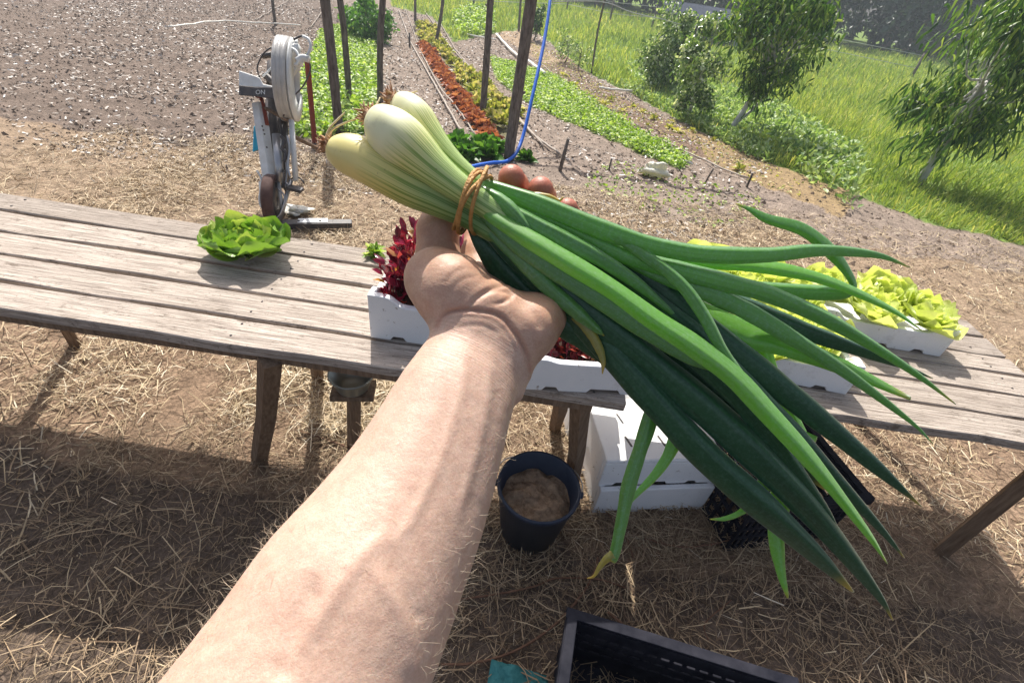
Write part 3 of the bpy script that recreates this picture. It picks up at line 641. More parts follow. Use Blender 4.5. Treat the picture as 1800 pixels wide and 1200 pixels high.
for x0, y0, x1, y1 in ((.86, 1.16, .98, 1.2), (1.8, 1.16, 1.82, 1.15), (.9, 1.8, .9, 1.82), (1.8, 1.8, 1.8, 1.82)):
    mb = MB(); mb.tube([(x1, y1, -.02), (x0, y0, .63)], .032, 4); mb.build('leg', M_leg, e, smooth=False)
for x in (.9, 1.78): mb = MB(); mb.box((x, 1.48, .60), (.05, .7, .055)); mb.build('rail', M_leg, e, smooth=False)

# ------------------------------------------------------------------ foam boxes
def foam_box(name, c, L, D, H, rz, label, lid=False, group='white foam boxes', dip=.03, soil=None, T=.022, solid=False, tag_it=True):
    e = empty(name, c, rz, label, 'foam box', group)
    def wall(mb, x0, x1, y0, y1, ax):
        n = 49; t = np.linspace(0, 1, n); tp = np.full(n, H)
        if dip: tp = H - dip * (1 / (1 + np.exp(-(t - .16) * 60)) - 1 / (1 + np.exp(-(t - .84) * 60)))
        bt = np.where((np.abs(t - .18) < .045) | (np.abs(t - .82) < .045) | (np.abs(t - .5) < .09), .014, 0.0)
        v = []
        for i in range(n):
            if ax == 0: x = x0 + (x1 - x0) * t[i]; q = [(x, y0), (x, y1)]
            else: y = y0 + (y1 - y0) * t[i]; q = [(x0, y), (x1, y)]
            for (a, b) in q: v += [(a, b, bt[i]), (a, b, tp[i])]
        f = []
        for i in range(n - 1):
            a = i * 4; b = a + 4; f += [(a, b, b + 1, a + 1), (a + 2, a + 3, b + 3, b + 2), (a + 1, b + 1, b + 3, a + 3), (a, a + 2, b + 2, b)]
        f += [(0, 1, 3, 2), ((n - 1) * 4, (n - 1) * 4 + 2, (n - 1) * 4 + 3, (n - 1) * 4 + 1)]; mb.add(v, f)
    mb = MB(); wall(mb, -L / 2, L / 2, -D / 2, -D / 2 + T, 0); wall(mb, -L / 2, L / 2, D / 2 - T, D / 2, 0)
    wall(mb, -L / 2, -L / 2 + T, -D / 2 + T, D / 2 - T, 1); wall(mb, L / 2 - T, L / 2, -D / 2 + T, D / 2 - T, 1)
    mb.box((0, 0, .028), (L - 2 * T, D - 2 * T, .02))
    o = mb.build('body', M_foam, None, smooth=False, bevel=.004); o.parent = e
    if lid:
        mb = MB(); mb.box((0, 0, H + .011), (L + .004, D + .004, .02)); o = mb.build('lid', M_foam, None, smooth=False, bevel=.006); o.parent = e
        for sx in (-.27, .02, .27):
            for sy in (-.22, .15): mb = MB(); mb.box((sx * L, sy * D, H + .0216), (.008, .05, .0012), rz=.25); s_ = mb.build('slit', M_darkm, None, smooth=False); s_.parent = o
    if soil is not None:
        mb = MB(); mb.box((0, 0, .05 + soil / 2), (L - 2 * T - .002, D - 2 * T - .002, soil)); o = mb.build('potting_soil', M_darksoil, None, smooth=False); o.parent = e
    return e
foam_box('foam_box', (-.185, 1.245, .7), .48, .28, .155, R_(1), 'white foam box of red beet leaves on the slatted table, left of the wrist', dip=.03, soil=.04, group='foam boxes of leaves on the table')
foam_box('foam_box', (.262, 1.14, .7), .48, .26, .115, R_(8), 'white foam box of dark red leaves right of the wrist, jutting over the table end', dip=.012, soil=.025, group='foam boxes of leaves on the table')
foam_box('foam_box', (.60, 1.28, 0), .46, .31, .15, R_(12), 'stained lower white foam box of the stack under the table', group='foam boxes stacked under the table', dip=0)
foam_box('foam_box', (.585, 1.295, .15), .45, .30, .13, R_(12), 'upper white foam box with slotted sunlit lid under the table', lid=True, group='foam boxes stacked under the table', dip=0)
foam_box('foam_box', (.50, 1.62, 0), .46, .28, .15, R_(12), 'white foam box standing behind the stack under the table, lower one', group='foam boxes stacked under the table', dip=0)
foam_box('foam_box', (.50, 1.62, .15), .46, .28, .13, R_(12), 'white foam box standing behind the stack under the table, upper one', group='foam boxes stacked under the table', dip=0)
foam_box('foam_box', (.86, 1.38, .66), .5, .28, .12, R_(-4), 'white foam box of pale lettuces at the front of the right table', group='foam boxes of lettuce on the right table')
foam_box('foam_box', (.80, 1.70, .66), .5, .28, .12, R_(3), 'white foam box of pale lettuces at the back left of the right table', group='foam boxes of lettuce on the right table')
foam_box('foam_box', (1.35, 1.68, .66), .5, .28, .12, R_(-2), 'white foam box of pale lettuces at the back right of the right table', group='foam boxes of lettuce on the right table')

M_beet = mat('beet_leaf', (.3, .01, .04), .2, .55, rnd=[(0, (.06, .01, .025)), (.35, (.19, .012, .045)), (.80, (.34, .03, .085)), (.94, (.50, .12, .06)), (1, (.45, .26, .10))], trans=.4)
M_dbeet = mat('dark_red_leaf', (.1, .01, .02), .3, .55, rnd=[(0, (.03, .008, .012)), (.6, (.16, .02, .03)), (.9, (.30, .05, .03)), (1, (.45, .38, .12))], trans=.3)
def beet(e_c, L, D, z0, n, sz, m, label, rz, top=.1):
    mb = MB(); x = rng.uniform(-L / 2, L / 2, n); y = rng.uniform(-D / 2, D / 2, n); c, s = math.cos(rz), math.sin(rz)
    b = np.stack([e_c[0] + x * c - y * s, e_c[1] + x * s + y * c, z0 + rng.random(n) * top], 1); d = rng.normal(size=(n, 3)) * .6; d[:, 2] = np.abs(d[:, 2]) + .55
    d[:, 0] += x / L * 1.2; d[:, 1] += y / D * 1.2
    Ls = rng.uniform(.6, 1.25, n) * sz; leaves(mb, b, d, Ls, Ls * rng.uniform(.36, .52, n), rng.random(n), .25, .18, face=ball(n))
    o = mb.build('beet_leaves' if m is M_beet else 'red_leaves', m, None); st = MB()
    for i in range(0, n, 3): st.tube([b[i] - [0, 0, .07], b[i] + unit(d[i]) * .02], .0016, 4)
    so_ = st.build('stem', M_beet, None); so_['kind'] = 'stuff'; so_.parent = o
    return tag(o, label, 'leaves', kind='stuff')
beet((-.185, 1.255), .42, .22, .79, 700, .056, M_beet, 'crimson and orange young beet leaves heaped in the left foam box', 0, .15)
beet((.262, 1.15), .40, .18, .765, 520, .042, M_dbeet, 'dark red young leaves filling the right foam box', R_(8), .05)
# a few long upright beet leaves
def lettuce(c, r, m, label, grp=None, n=30, name='lettuce', ruffle=.30, cat='lettuce', cup=1.0):
    """broad crumpled leaves, each a grid bent round the heart"""
    mb = MB(); nu, nv = 15, 12
    for i in range(n):
        t = i / n; rr = r * (1.0 - .62 * t); an = i * 2.4 + rng.normal(0, .2); el = .25 + 1.15 * t + rng.normal(0, .08)
        W = rr * rng.uniform(.75, 1.0); ph = rng.uniform(0, 6.28, 4); u, v = np.meshgrid(np.linspace(-1, 1, nu), np.linspace(0, 1, nv))
        w_ = W * np.sin(np.clip(v * .82 + .12, 0, 1) * math.pi) ** .6; crk = ruffle * rr * v ** 1.5 * (.22 * np.sin(u * 5 + v * 4 + ph[0]) * np.abs(u) + .16 * np.sin(u * 4 + v * 9 + ph[1]) + .12 * np.sin(v * 13 + ph[2]))
        rad = rr * (.12 + 1.05 * v * math.cos(el) + .0); zz = rr * (v * math.sin(el) * 1.1 + .25 * cup * (u ** 2) * v) + crk; rad = rad + crk * .7 - .22 * rr * cup * u ** 2 * v
        X = rad * math.cos(an) - u * w_ * math.sin(an); Y = rad * math.sin(an) + u * w_ * math.cos(an)
        P = np.stack([X, Y, np.maximum(zz, 0) + .01], -1).reshape(-1, 3) + c; f = []
        for a in range(nv - 1):
            for b in range(nu - 1): k = a * nu + b; f.append((k, k + 1, k + nu + 1, k + nu))
        mb.add(P, f, a=np.clip(.35 + .5 * v.ravel() + rng.normal(0, .12), 0, 1))
    return tag(mb.build(name, m), label, cat, grp)
M_let = mat('lettuce_leaf', (.2, .5, .05), .35, .5, rnd=[(0, (.42, .48, .25)), (.4, (.13, .27, .04)), (.8, (.21, .37, .06)), (1, (.42, .52, .14))], trans=.28, bump=.5, bscale=60)
M_plet = mat('pale_lettuce_leaf', (.5, .6, .2), .4, .5, rnd=[(0, (.62, .66, .40)), (.5, (.50, .58, .18)), (1, (.70, .74, .34))], trans=.4, bump=.4, bscale=60)
lettuce(AT(438, 448, .70) + [0, 0, .01], .14, M_let, 'bright green butterhead lettuce lying on the left of the slatted table')
lp = [(.66, 1.62), (.78, 1.75), (.84, 1.62), (.96, 1.72), (.70, 1.76), (1.0, 1.6), (1.18, 1.72), (1.3, 1.62), (1.42, 1.74), (1.52, 1.63), (.72, 1.36), (.84, 1.42), (.96, 1.35), (1.05, 1.43), (.80, 1.30)]
protoL = []
for i, (x, y) in enumerate(lp):
    if i < 3: o = lettuce(np.zeros(3), .115, M_plet, None, None, 20, 'pale_lettuce', .35); protoL.append(o)
    else: o = protoL[i % 3].copy(); COL.objects.link(o)
    o.location = (x, y, .72 + (.02 if y > 1.5 else 0)); o.rotation_euler = (rng.normal(0, .15), rng.normal(0, .15), rng.uniform(0, 6.28))
    box = lambda u, v: 'front box' if v < 1.5 else ('back left box' if u < 1.08 else 'back right box')
    k = 1 + sum(1 for z_ in lp if box(*z_) == box(x, y) and z_[0] < x)
    tag(o, 'pale lettuce, %s from the left in the %s on the right table' % (ORD(k), box(x, y)), 'lettuce', 'pale lettuces in the boxes on the right table')
mb = MB(); c = AT(658, 444, .715); k = 70; d = ball(k); d[:, 2] = np.abs(d[:, 2]) * .6 + .1
leaves(mb, c + ball(k) * .012, d, rng.uniform(.02, .05, k), rng.uniform(.012, .02, k), rng.random(k), .2, .3); tag(mb.build('leaf_sprig', M_green), 'small frilly green sprig lying on the table beside the left foam box', 'leaf sprig')

# ------------------------------------------------------------------ bucket
bc = (.165, .985, 0); e = empty('bucket', bc, 0, 'dark blue plastic bucket half filled with sandy soil under the table', 'bucket')
mb = MB(); mb.lathe([(.001, .012), (.098, .012), (.132, .262), (.139, .27), (.143, .262), (.142, .245), (.137, .243), (.105, .0), (.001, .0)], (0, 0, 0), 56)
o = mb.build('shell', M_bucket, None); o.parent = e
n = 40; mb = MB(); v = [(0, 0, .20)]; f = []
for i in range(1, 13):
    for k in range(n): a = 2 * math.pi * k / n; r = .1215 * i / 12; v.append((r * math.cos(a), r * math.sin(a), .18 + .06 * float(fbm(r * 30 * math.cos(a) + 50, r * 30 * math.sin(a) + 50, 4, 2)) + .02 * (1 - (i / 12) ** 2)))
for k in range(n): f.append((0, 1 + k, 1 + (k + 1) % n))
for i in range(11):
    for k in range(n): a = 1 + i * n + k; b = 1 + i * n + (k + 1) % n; f.append((a, a + n, b + n, b))
mb.add(v, f); o = mb.build('soil', M_sand, None); o.parent = e
for sx in (-1, 1):
    mb = MB(); mb.tube([(sx * .138, 0, .245), (sx * .152, 0, .243)], .012, 10); o = mb.build('handle_lug', M_bucket, None); o.parent = e
mb = MB(); mb.tube(spline([(-.148, 0, .243), (-.152, .06, .235), (-.11, .125, .225), (0, .155, .22), (.11, .125, .225), (.152, .06, .235), (.148, 0, .243)], 6), .0025, 6); o = mb.build('handle', M_steel, None); o.parent = e

# basin under the table
b0 = AT(621, 790, 0); d = C(622, 690, 1.0) - CAM; t0 = CAM + d * (b0[1] / d[1])
e = empty('post_stand', b0, 0, 'short dark wooden post with a cross board under the table edge, carrying the metal basin', 'stand')
mb = MB(); mb.tube([b0 - [0, 0, .03], t0], [.028, .026], 4, noise=.1); mb.build('post', M_leg, e, smooth=False)
mb = MB(); mb.box(t0 + [0, 0, .011], (.15, .09, .022), rz=.2); mb.build('cross_board', M_leg, e, smooth=False)
e = empty('metal_basin', t0 + [0, 0, .0225], 0, 'small galvanised metal basin on the short dark post under the table edge', 'basin')
mb = MB(); mb.lathe([(.001, .012), (.035, .010), (.048, .02), (.074, .075), (.080, .078), (.080, .072), (.076, .07), (.055, .01), (.045, .0), (.001, .0)], (0, 0, 0), 40); o = mb.build('bowl', M_basin, None); o.parent = e

# ------------------------------------------------------------------ crates
def crate(name, P0, P1, P2, z, label, H, T=.012, open_=False):
    """P0 rim corner, P1 end of the long side, P2 end of the short side"""
    P0 = np.array(P0[:2]); u = np.array(P1[:2]) - P0; Lu = np.linalg.norm(u); u /= Lu; v = np.array([u[1], -u[0]])
    if np.dot(np.array(P2[:2]) - P0, v) < 0: v = -v
    Lv = abs(np.dot(np.array(P2[:2]) - P0, v)); rz = math.atan2(u[1], u[0]); sv = 1 if np.cross(u, v) > 0 else -1
    e = empty(name, (P0[0], P0[1], z), rz, label, 'crate')
    def wall(mb, a, b, n, y, ax):
        # a slotted wall built of rails and ribs
        for zz, hh in ((.012, .024), (H * .3, .012), (H * .5, .012), (H * .7, .012), (H - .028, .05)) if open_ else ((H * .19, H * .38), (H * .50, H * .14), (H * .68, H * .12), (H - .028, .05)):
            if ax == 0: mb.box(((a + b) / 2, y, zz), (b - a, T, hh))
            else: mb.box((y, (a + b) / 2, zz), (T, b - a, hh))
        for i in range(n + 1):
            t = a + (b - a) * i / n
            if ax == 0: mb.box((t, y, H / 2), (.010, T * .7, H - .01))
            else: mb.box((y, t, H / 2), (T * .7, .010, H - .01))
    mb = MB(); wall(mb, 0, Lu, 16, 0, 0); wall(mb, 0, Lu, 16, sv * Lv, 0); wall(mb, 0, sv * Lv, 10, 0, 1); wall(mb, 0, sv * Lv, 10, Lu, 1)
    o = mb.build('side_walls', M_black, None, smooth=False); o.parent = e
    mb = MB(); w_ = .028
    for yy, s in ((0, -sv), (sv * Lv, sv)): mb.box((Lu / 2, yy + s * w_ / 2 - s * .004, H + .003), (Lu + 2 * w_, w_, .008)); mb.box((Lu / 2, yy + s * (w_ - .004), H - .014), (Lu + 2 * w_, .004, .028))
    for xx, s in ((0, -1), (Lu, 1)): mb.box((xx + s * w_ / 2 - s * .004, sv * Lv / 2, H + .0035), (w_, Lv, .008)); mb.box((xx + s * (w_ - .004), sv * Lv / 2, H - .0145), (.004, Lv, .028))
    o = mb.build('rim', M_black, None, smooth=False, bevel=.002); o.parent = e
    mb = MB(); mb.box((Lu / 2, sv * Lv / 2, .004), (Lu, Lv, .006))
    for i in range(9): mb.box((Lu * (i + .5) / 9, sv * Lv / 2, .009), (.006, Lv, .006))
    o = mb.build('base', M_black, None, smooth=False); o.parent = e
    return e
crate('plastic_crate', AT(1012, 1088, .26), AT(1385, 1204, .26), AT(930, 1330, .26), 0.0, 'empty black slotted plastic crate on the ground nearest the viewer', .26)
crate('plastic_crate', (.80, 1.40), (1.22, 1.52), (.93, 1.02), 0.0, 'black slotted plastic crate with sunlit slats beside the foam box stack', .29, open_=True)

# teal sack and twigs on the ground
def sheet(name, cs, m, label, cat, seed=1, h=.02, t=.006):
    n = 22; u, v = np.meshgrid(np.linspace(0, 1, n), np.linspace(0, 1, n)); cs = [np.asarray(c) for c in cs]
    P = (cs[0][None, None] * ((1 - u) * (1 - v))[..., None] + cs[1] * (u * (1 - v))[..., None] + cs[2] * (u * v)[..., None] + cs[3] * ((1 - u) * v)[..., None])
    P[..., 2] += .03 + h * fbm(u * 5 + seed, v * 5, 4, seed) * 2; B = P.copy(); B[..., 2] -= t; V = np.concatenate([P.reshape(-1, 3), B.reshape(-1, 3)]); N = n * n; f = []
    for i in range(n - 1):
        for j in range(n - 1): a = i * n + j; f += [(a, a + 1, a + n + 1, a + n), (N + a, N + a + n, N + a + n + 1, N + a + 1)]
    for i in range(n - 1):
        for a, b in ((i, i + 1), ((n - 1) * n + i + 1, (n - 1) * n + i), ((i + 1) * n, i * n), (i * n + n - 1, (i + 1) * n + n - 1)): f.append((a, N + a, N + b, b))
    mb = MB(); mb.add(V, f); return tag(mb.build(name, m), label, cat)
sheet('folded_sack', [AT(862, 1165, 0), AT(958, 1192, 0), AT(985, 1330, 0), AT(835, 1330, 0)], M_teal, 'folded teal woven sack on the ground beside the black crate', 'sack')
def twig(pts, r, label, grp='brown twigs and stalks on the shaded ground', name='twig', m=M_twig, lift=.025):
    P = spline([AT(x, y, 0) for x, y in pts], 6); P[:, 2] = gz(P[:, 0], P[:, 1]) + lift; mb = MB(); mb.tube(P, r, 6, noise=.2); tag(mb.build(name, m), label, 'twig' if name == 'twig' else name, grp)
twig([(775, 1172), (830, 1170), (900, 1150), (970, 1105), (1020, 1050), (1042, 1010), (1048, 985)], .004, 'long curved reddish brown stalk running towards the hanging onion leaf tip')
twig([(800, 1060), (880, 1048), (940, 1035), (975, 1022), (1050, 1024), (1100, 1040)], .0035, 'curved brown stalk beyond the longest one, below the bucket')
twig([(1130, 952), (1190, 965), (1240, 962), (1305, 948)], .0035, 'brown stalk on the ground below the foam box stack')
twig([(1065, 1080), (1095, 1105)], .005, 'short thick pale stick by the black crate edge')
twig([(530, 765), (570, 778), (615, 795)], .004, 'thin stick lying in the straw under the table')
twig([(1062, 905), (1095, 945), (1110, 985)], .003, 'thin stalk behind the hanging onion leaf')
twig([(1240, 1130), (1235, 1100), (1280, 1060)], .002, 'thin bent stalk on the shaded ground at right')

# bar lying on the ground beyond the table
A = G(497, 404); B = G(620, 404); e = empty('metal_bar', (A + B) / 2, 0, 'flat black and silver bar lying on the straw behind the table', 'bar')
mb = MB(); d = B - A; L = np.linalg.norm(d); az = math.atan2(d[1], d[0]); c = (A + B) / 2 + [0, 0, .045]
mb.box(c, (L, .07, .04), rz=az); mb.build('bar_body', M_darkm, e, smooth=False, bevel=.004)
mb = MB(); mb.box(c + [-.03, 0, .0225], (L * .42, .062, .003), rz=az); mb.build('silver_plate', M_white, e, smooth=False)
for s in (-.12, .02):
    mb = MB(); mb.lathe([(0.0005, .006), (.007, .005), (.008, 0)], c + [s * math.cos(az) - .0, s * math.sin(az), .024], 12); mb.build('bolt', M_darkm, e)
# rusty stake, tilted wooden handle
p = G(553, 252); q = C(540, 108, p[1] / (C(540, 108, 1)[1]) * 1.0) if False else None
d = C(540, 108, 1.0) - CAM; q = CAM + d * (p[1] / d[1])
mb = MB(); mb.tube([p - [0, 0, .05], q], .028, 4); tag(mb.build('metal_stake', M_rust, smooth=False), 'rusty red metal stake standing beside the raised wheel', 'stake')
A = G(572, 268); mb = MB(); B = C(516, 240, 3.9); mb.tube([A, B], .018, 8); tag(mb.build('tool_handle', M_leg), 'round wooden tool handle leaning behind the pedal machine', 'tool handle')
# ------------------------------------------------------------------ pedal machine
def machine():
    p = G(490, 396); e = empty('pedal_machine', p, 0, 'homemade white framed pedal machine of bicycle parts with a raised silver tyred wheel', 'pedal machine')
    Z = 3.4
    def frame_axes(ax):
        ax = unit(np.asarray(ax, float)); u = unit(np.cross(ax, [0, 0, 1.0])); v = np.cross(ax, u); return ax, u, v
    def ring(mb, c, ax, prof, n=48):
        ax, u, v = frame_axes(ax); m = len(prof); vs = []
        for k in range(n):
            t = 2 * math.pi * k / n; rad = u * math.cos(t) + v * math.sin(t)
            for r, h in prof: vs.append(c + rad * r + ax * h)
        f = [(k * m + j, k * m + (j + 1) % m, ((k + 1) % n) * m + (j + 1) % m, ((k + 1) % n) * m + j) for k in range(n) for j in range(m)]
        mb.add(np.array(vs), f)
    c = C(504, 141, Z); vr = unit(c - CAM); rg = unit(np.cross(vr, [0, 0, 1.0]) + [0, 0, -.10]); ax = rg * .975 - vr * .21
    mb = MB(); ring(mb, c, ax, [(.258, -.043), (.268, -.036), (.270, -.016), (.266, -.014), (.270, -.012), (.271, .010), (.266, .012), (.270, .015), (.268, .036), (.258, .043), (.235, .045), (.215, .025), (.215, -.025), (.235, -.045)], 64)
    t = mb.build('tyre', M_tyre, e)
    mb = MB(); ring(mb, c, ax, [(.215, -.012), (.215, .012), (.200, .010), (.200, -.010)]); rim = mb.build('rim', M_steel, e)
    mb = MB(); A, u, v = frame_axes(ax)
    for k in range(24):
        q = 2 * math.pi * k / 24; mb.tube([c + A * .02 * (-1) ** k, c + (u * math.cos(q) + v * math.sin(q)) * .205], .0012, 4)
    ring(mb, c, ax, [(.018, -.03), (.018, .03), (.004, .03), (.004, -.03)], 16); mb.build('spokes', M_steel, e)
    mb = MB(); n = 40; vs = []; f = []     # white cover plate round the wheel's right face
    for k in range(n + 1):
        q = R_(-100 + 235 * k / n); rad = u * math.cos(q) + v * math.sin(q)
        for r, h in ((.262, .050), (.262, .062), (.150, .075), (.150, .060)): vs.append(c + rad * r + A * h)
    for k in range(n):
        for j in range(4): f.append((k * 4 + j, k * 4 + (j + 1) % 4, k * 4 + 4 + (j + 1) % 4, k * 4 + 4 + j))
    f += [(0, 1, 2, 3), (n * 4 + 3, n * 4 + 2, n * 4 + 1, n * 4)]; mb.add(vs, f); mb.build('cover_plate', M_white, e)
    mb = MB()
    for k in range(4): mb.tube([C(496 + k * 8, 82, Z - .12), C(496 + k * 8, 68, Z - .10)], [.018, .013], 8)
    mb.tube([C(492, 86, Z - .12), C(526, 86, Z - .12)], .03, 8); mb.build('mudguard', M_white, e)
    # small wheel on the ground
    c2 = C(478, 352, Z); c2 = np.array([c2[0], c2[1], float(gbase(c2[0], c2[1])) + .155])
    mb = MB(); ring(mb, c2, ax, [(.155, -.035), (.165, -.02), (.165, .02), (.155, .035), (.12, .035), (.11, 0), (.12, -.035)], 40); mb.build('tyre', M_btyre, e)
    mb = MB(); ring(mb, c2, ax, [(.115, -.03), (.115, .03), (.02, .035), (.02, -.035)], 30); mb.build('hub', M_darkm, e)
    def T(name, pts, r, m, n=8, flat=1.0, zs=Z, par=e, smooth=True):
        mb = MB(); P = [C(q[0], q[1], q[2] if len(q) > 2 else zs) for q in pts]
        mb.tube(spline(P, 4) if len(P) > 2 else P, r, n, flat); return mb.build(name, m, par, smooth)
    T('frame_beam', [(455, 182), (474, 316)], .045, M_white, 4, .6, smooth=False); T('frame_tube', [(512, 212), (520, 318)], .019, M_white, 8)
    T('frame_tube', [(478, 175), (486, 318)], .045, M_darkm, 6, .6, zs=Z + .12); T('frame_tube', [(498, 205), (502, 330)], .03, M_darkm, 6, zs=Z + .1)
    for a, b in (((489, 318), (497, 372)), ((458, 320), (462, 360))): T('fork', [a, b], .014, M_white, 6)
    T('fork', [(512, 316), (490, 392)], .016, M_steel, 6); T('frame_tube', [(486, 236), (492, 320)], .03, M_steel, 8, .6, zs=Z - .02)
    T('chain', [(500, 262), (504, 300), (500, 330), (494, 300), (497, 264)], .007, M_steel, 5)
    mb = MB(); ring(mb, C(502, 318, Z), ax, [(.075, -.003), (.075, .003), (.05, .003), (.05, -.003)], 26); mb.build('chainring', M_darkm, e)
    T('crank', [(500, 320), (512, 331)], .010, M_steel, 6)
    mb = MB(); q = C(519, 332, Z - .02); mb.box(q, (.10, .06, .022), ry=.1); pd = mb.build('pedal', M_darkm, e, bevel=.004)
    T('toe_strap', [(507, 330), (509, 318), (518, 312), (528, 314), (535, 322)], .006, M_darkm, 6, par=pd)
    hb = T('handlebar', [(455, 190), (470, 192), (490, 203), (508, 213), (513, 218), (509, 225)], .013, M_leg)
    T('frame_tube', [(450, 168), (460, 175), (470, 220)], .014, M_rust, 6)
    T('brake_lever', [(478, 84), (486, 90), (500, 84), (512, 84)], .013, M_darkm, 6, .6, zs=Z - .15); T('brake_lever', [(516, 70), (528, 64), (538, 63)], .012, M_darkm, 6, .6, zs=Z - .15)
    T('brake_cable', [(508, 84), (520, 90), (525, 103), (521, 114), (518, 113)], .010, M_white, 6, zs=Z - .17)
    T('brake_cable', [(532, 64), (543, 70), (546, 82), (541, 96), (530, 103), (522, 108)], .010, M_white, 6, zs=Z - .17)
    T('stem', [(522, 108, Z - .16), (532, 102, Z - .16), (543, 104, Z - .16)], .024, M_white, 8); T('stem', [(532, 106, Z - .16), (512, 135, Z - .05), (508, 148, Z)], .014, M_white, 8)
    for a, b in (((462, 135), (490, 107)), ((482, 152), (492, 133))): T('stay', [a, b], .007, M_white, 6)
    T('stay', [(480, 108), (478, 150)], .04, M_darkm, 6, .4, zs=Z + .08)
    for x, y in ((461, 222), (463, 229), (465, 236), (469, 259), (472, 312)):
        mb = MB(); q = C(x, y, Z - .055); d_ = unit(CAM - q); mb.tube([q - d_ * .01, q + d_ * .012], [.006, .006], 10); mb.build('bolt_hole', M_darkm, e)
    T('frame_tube', [(470, 140), (488, 100)], .018, M_darkm, 8, zs=Z + .1); T('frame_tube', [(466, 132), (482, 148), (490, 170)], .024, M_darkm, 8, zs=Z + .06)
    T('brake_cable', [(476, 84), (462, 96), (452, 120), (458, 140)], .005, M_darkm, 6, zs=Z - .1); T('brake_cable', [(538, 98), (546, 120), (534, 150), (512, 175), (498, 205)], .005, M_darkm, 6, zs=Z - .05)
    T('derailleur', [(494, 240), (500, 248), (496, 262), (503, 270), (499, 285)], .012, M_darkm, 7, zs=Z - .04); T('derailleur', [(505, 238), (509, 262), (506, 290), (510, 312)], .007, M_steel, 6, zs=Z - .05)
    T('chain', [(486, 330), (500, 345), (494, 372), (486, 384)], .006, M_steel, 5, zs=Z - .05); T('stay', [(452, 300), (460, 318), (456, 352), (464, 372)], .008, M_white, 6, zs=Z - .06)
    T('handlebar', [(540, 103, Z - .16), (520, 96, Z + .05), (494, 92, Z + .2), (476, 96, Z + .24)], .013, M_steel, 8); T('grip', [(478, 96, Z + .235), (462, 99, Z + .26)], .019, M_darkm, 8)
    # saddle / casing, dark with white top
    def slab(name, px, Z0, th, m, par=e):
        a = [C(x, y, Z0) for x, y in px]; b = [C(x, y, Z0 + th) for x, y in px]; n = len(px); mb = MB(); mb.add(a + b, [tuple(range(n - 1, -1, -1)), tuple(range(n, 2 * n))] + [(i, (i + 1) % n, n + (i + 1) % n, n + i) for i in range(n)])
        return mb.build(name, m, par, smooth=False, bevel=.006)
    sd = slab('casing', [(420, 150), (450, 153), (482, 153), (490, 163), (491, 176), (478, 174), (450, 170), (420, 168)], Z - .12, .16, M_darkm)
    slab('casing_top', [(420, 124), (450, 134), (457, 137), (463, 148), (482, 152), (481, 155), (420, 152)], Z - .115, .14, M_white)
    slab('side_bag', [(446, 222), (456, 222), (457, 262), (444, 268)], Z + .05, .08, M_cyan); slab('side_bag', [(467, 221), (475, 221), (474, 240), (468, 240)], Z + .12, .06, M_cyan)
    cu = bpy.data.curves.new('lettering', 'FONT'); cu.body = 'ON'; cu.size = .042; cu.extrude = .0008
    to = bpy.data.objects.new('tmp', cu); COL.objects.link(to); dg = bpy.context.evaluated_depsgraph_get(); me = bpy.data.meshes.new_from_object(to.evaluated_get(dg)); bpy.data.objects.remove(to)
    me.materials.clear(); me.materials.append(M_white); o = bpy.data.objects.new('lettering', me); COL.objects.link(o)
    mw = Matrix(((RT[0], UP[0], -FW[0], 0), (RT[1], UP[1], -FW[1], 0), (RT[2], UP[2], -FW[2], 0), (0, 0, 0, 1))); P = C(449, 166, Z - .124); mw.translation = P
    o.parent = sd; me.transform((parent_world(sd)).inverted() @ mw)
machine()

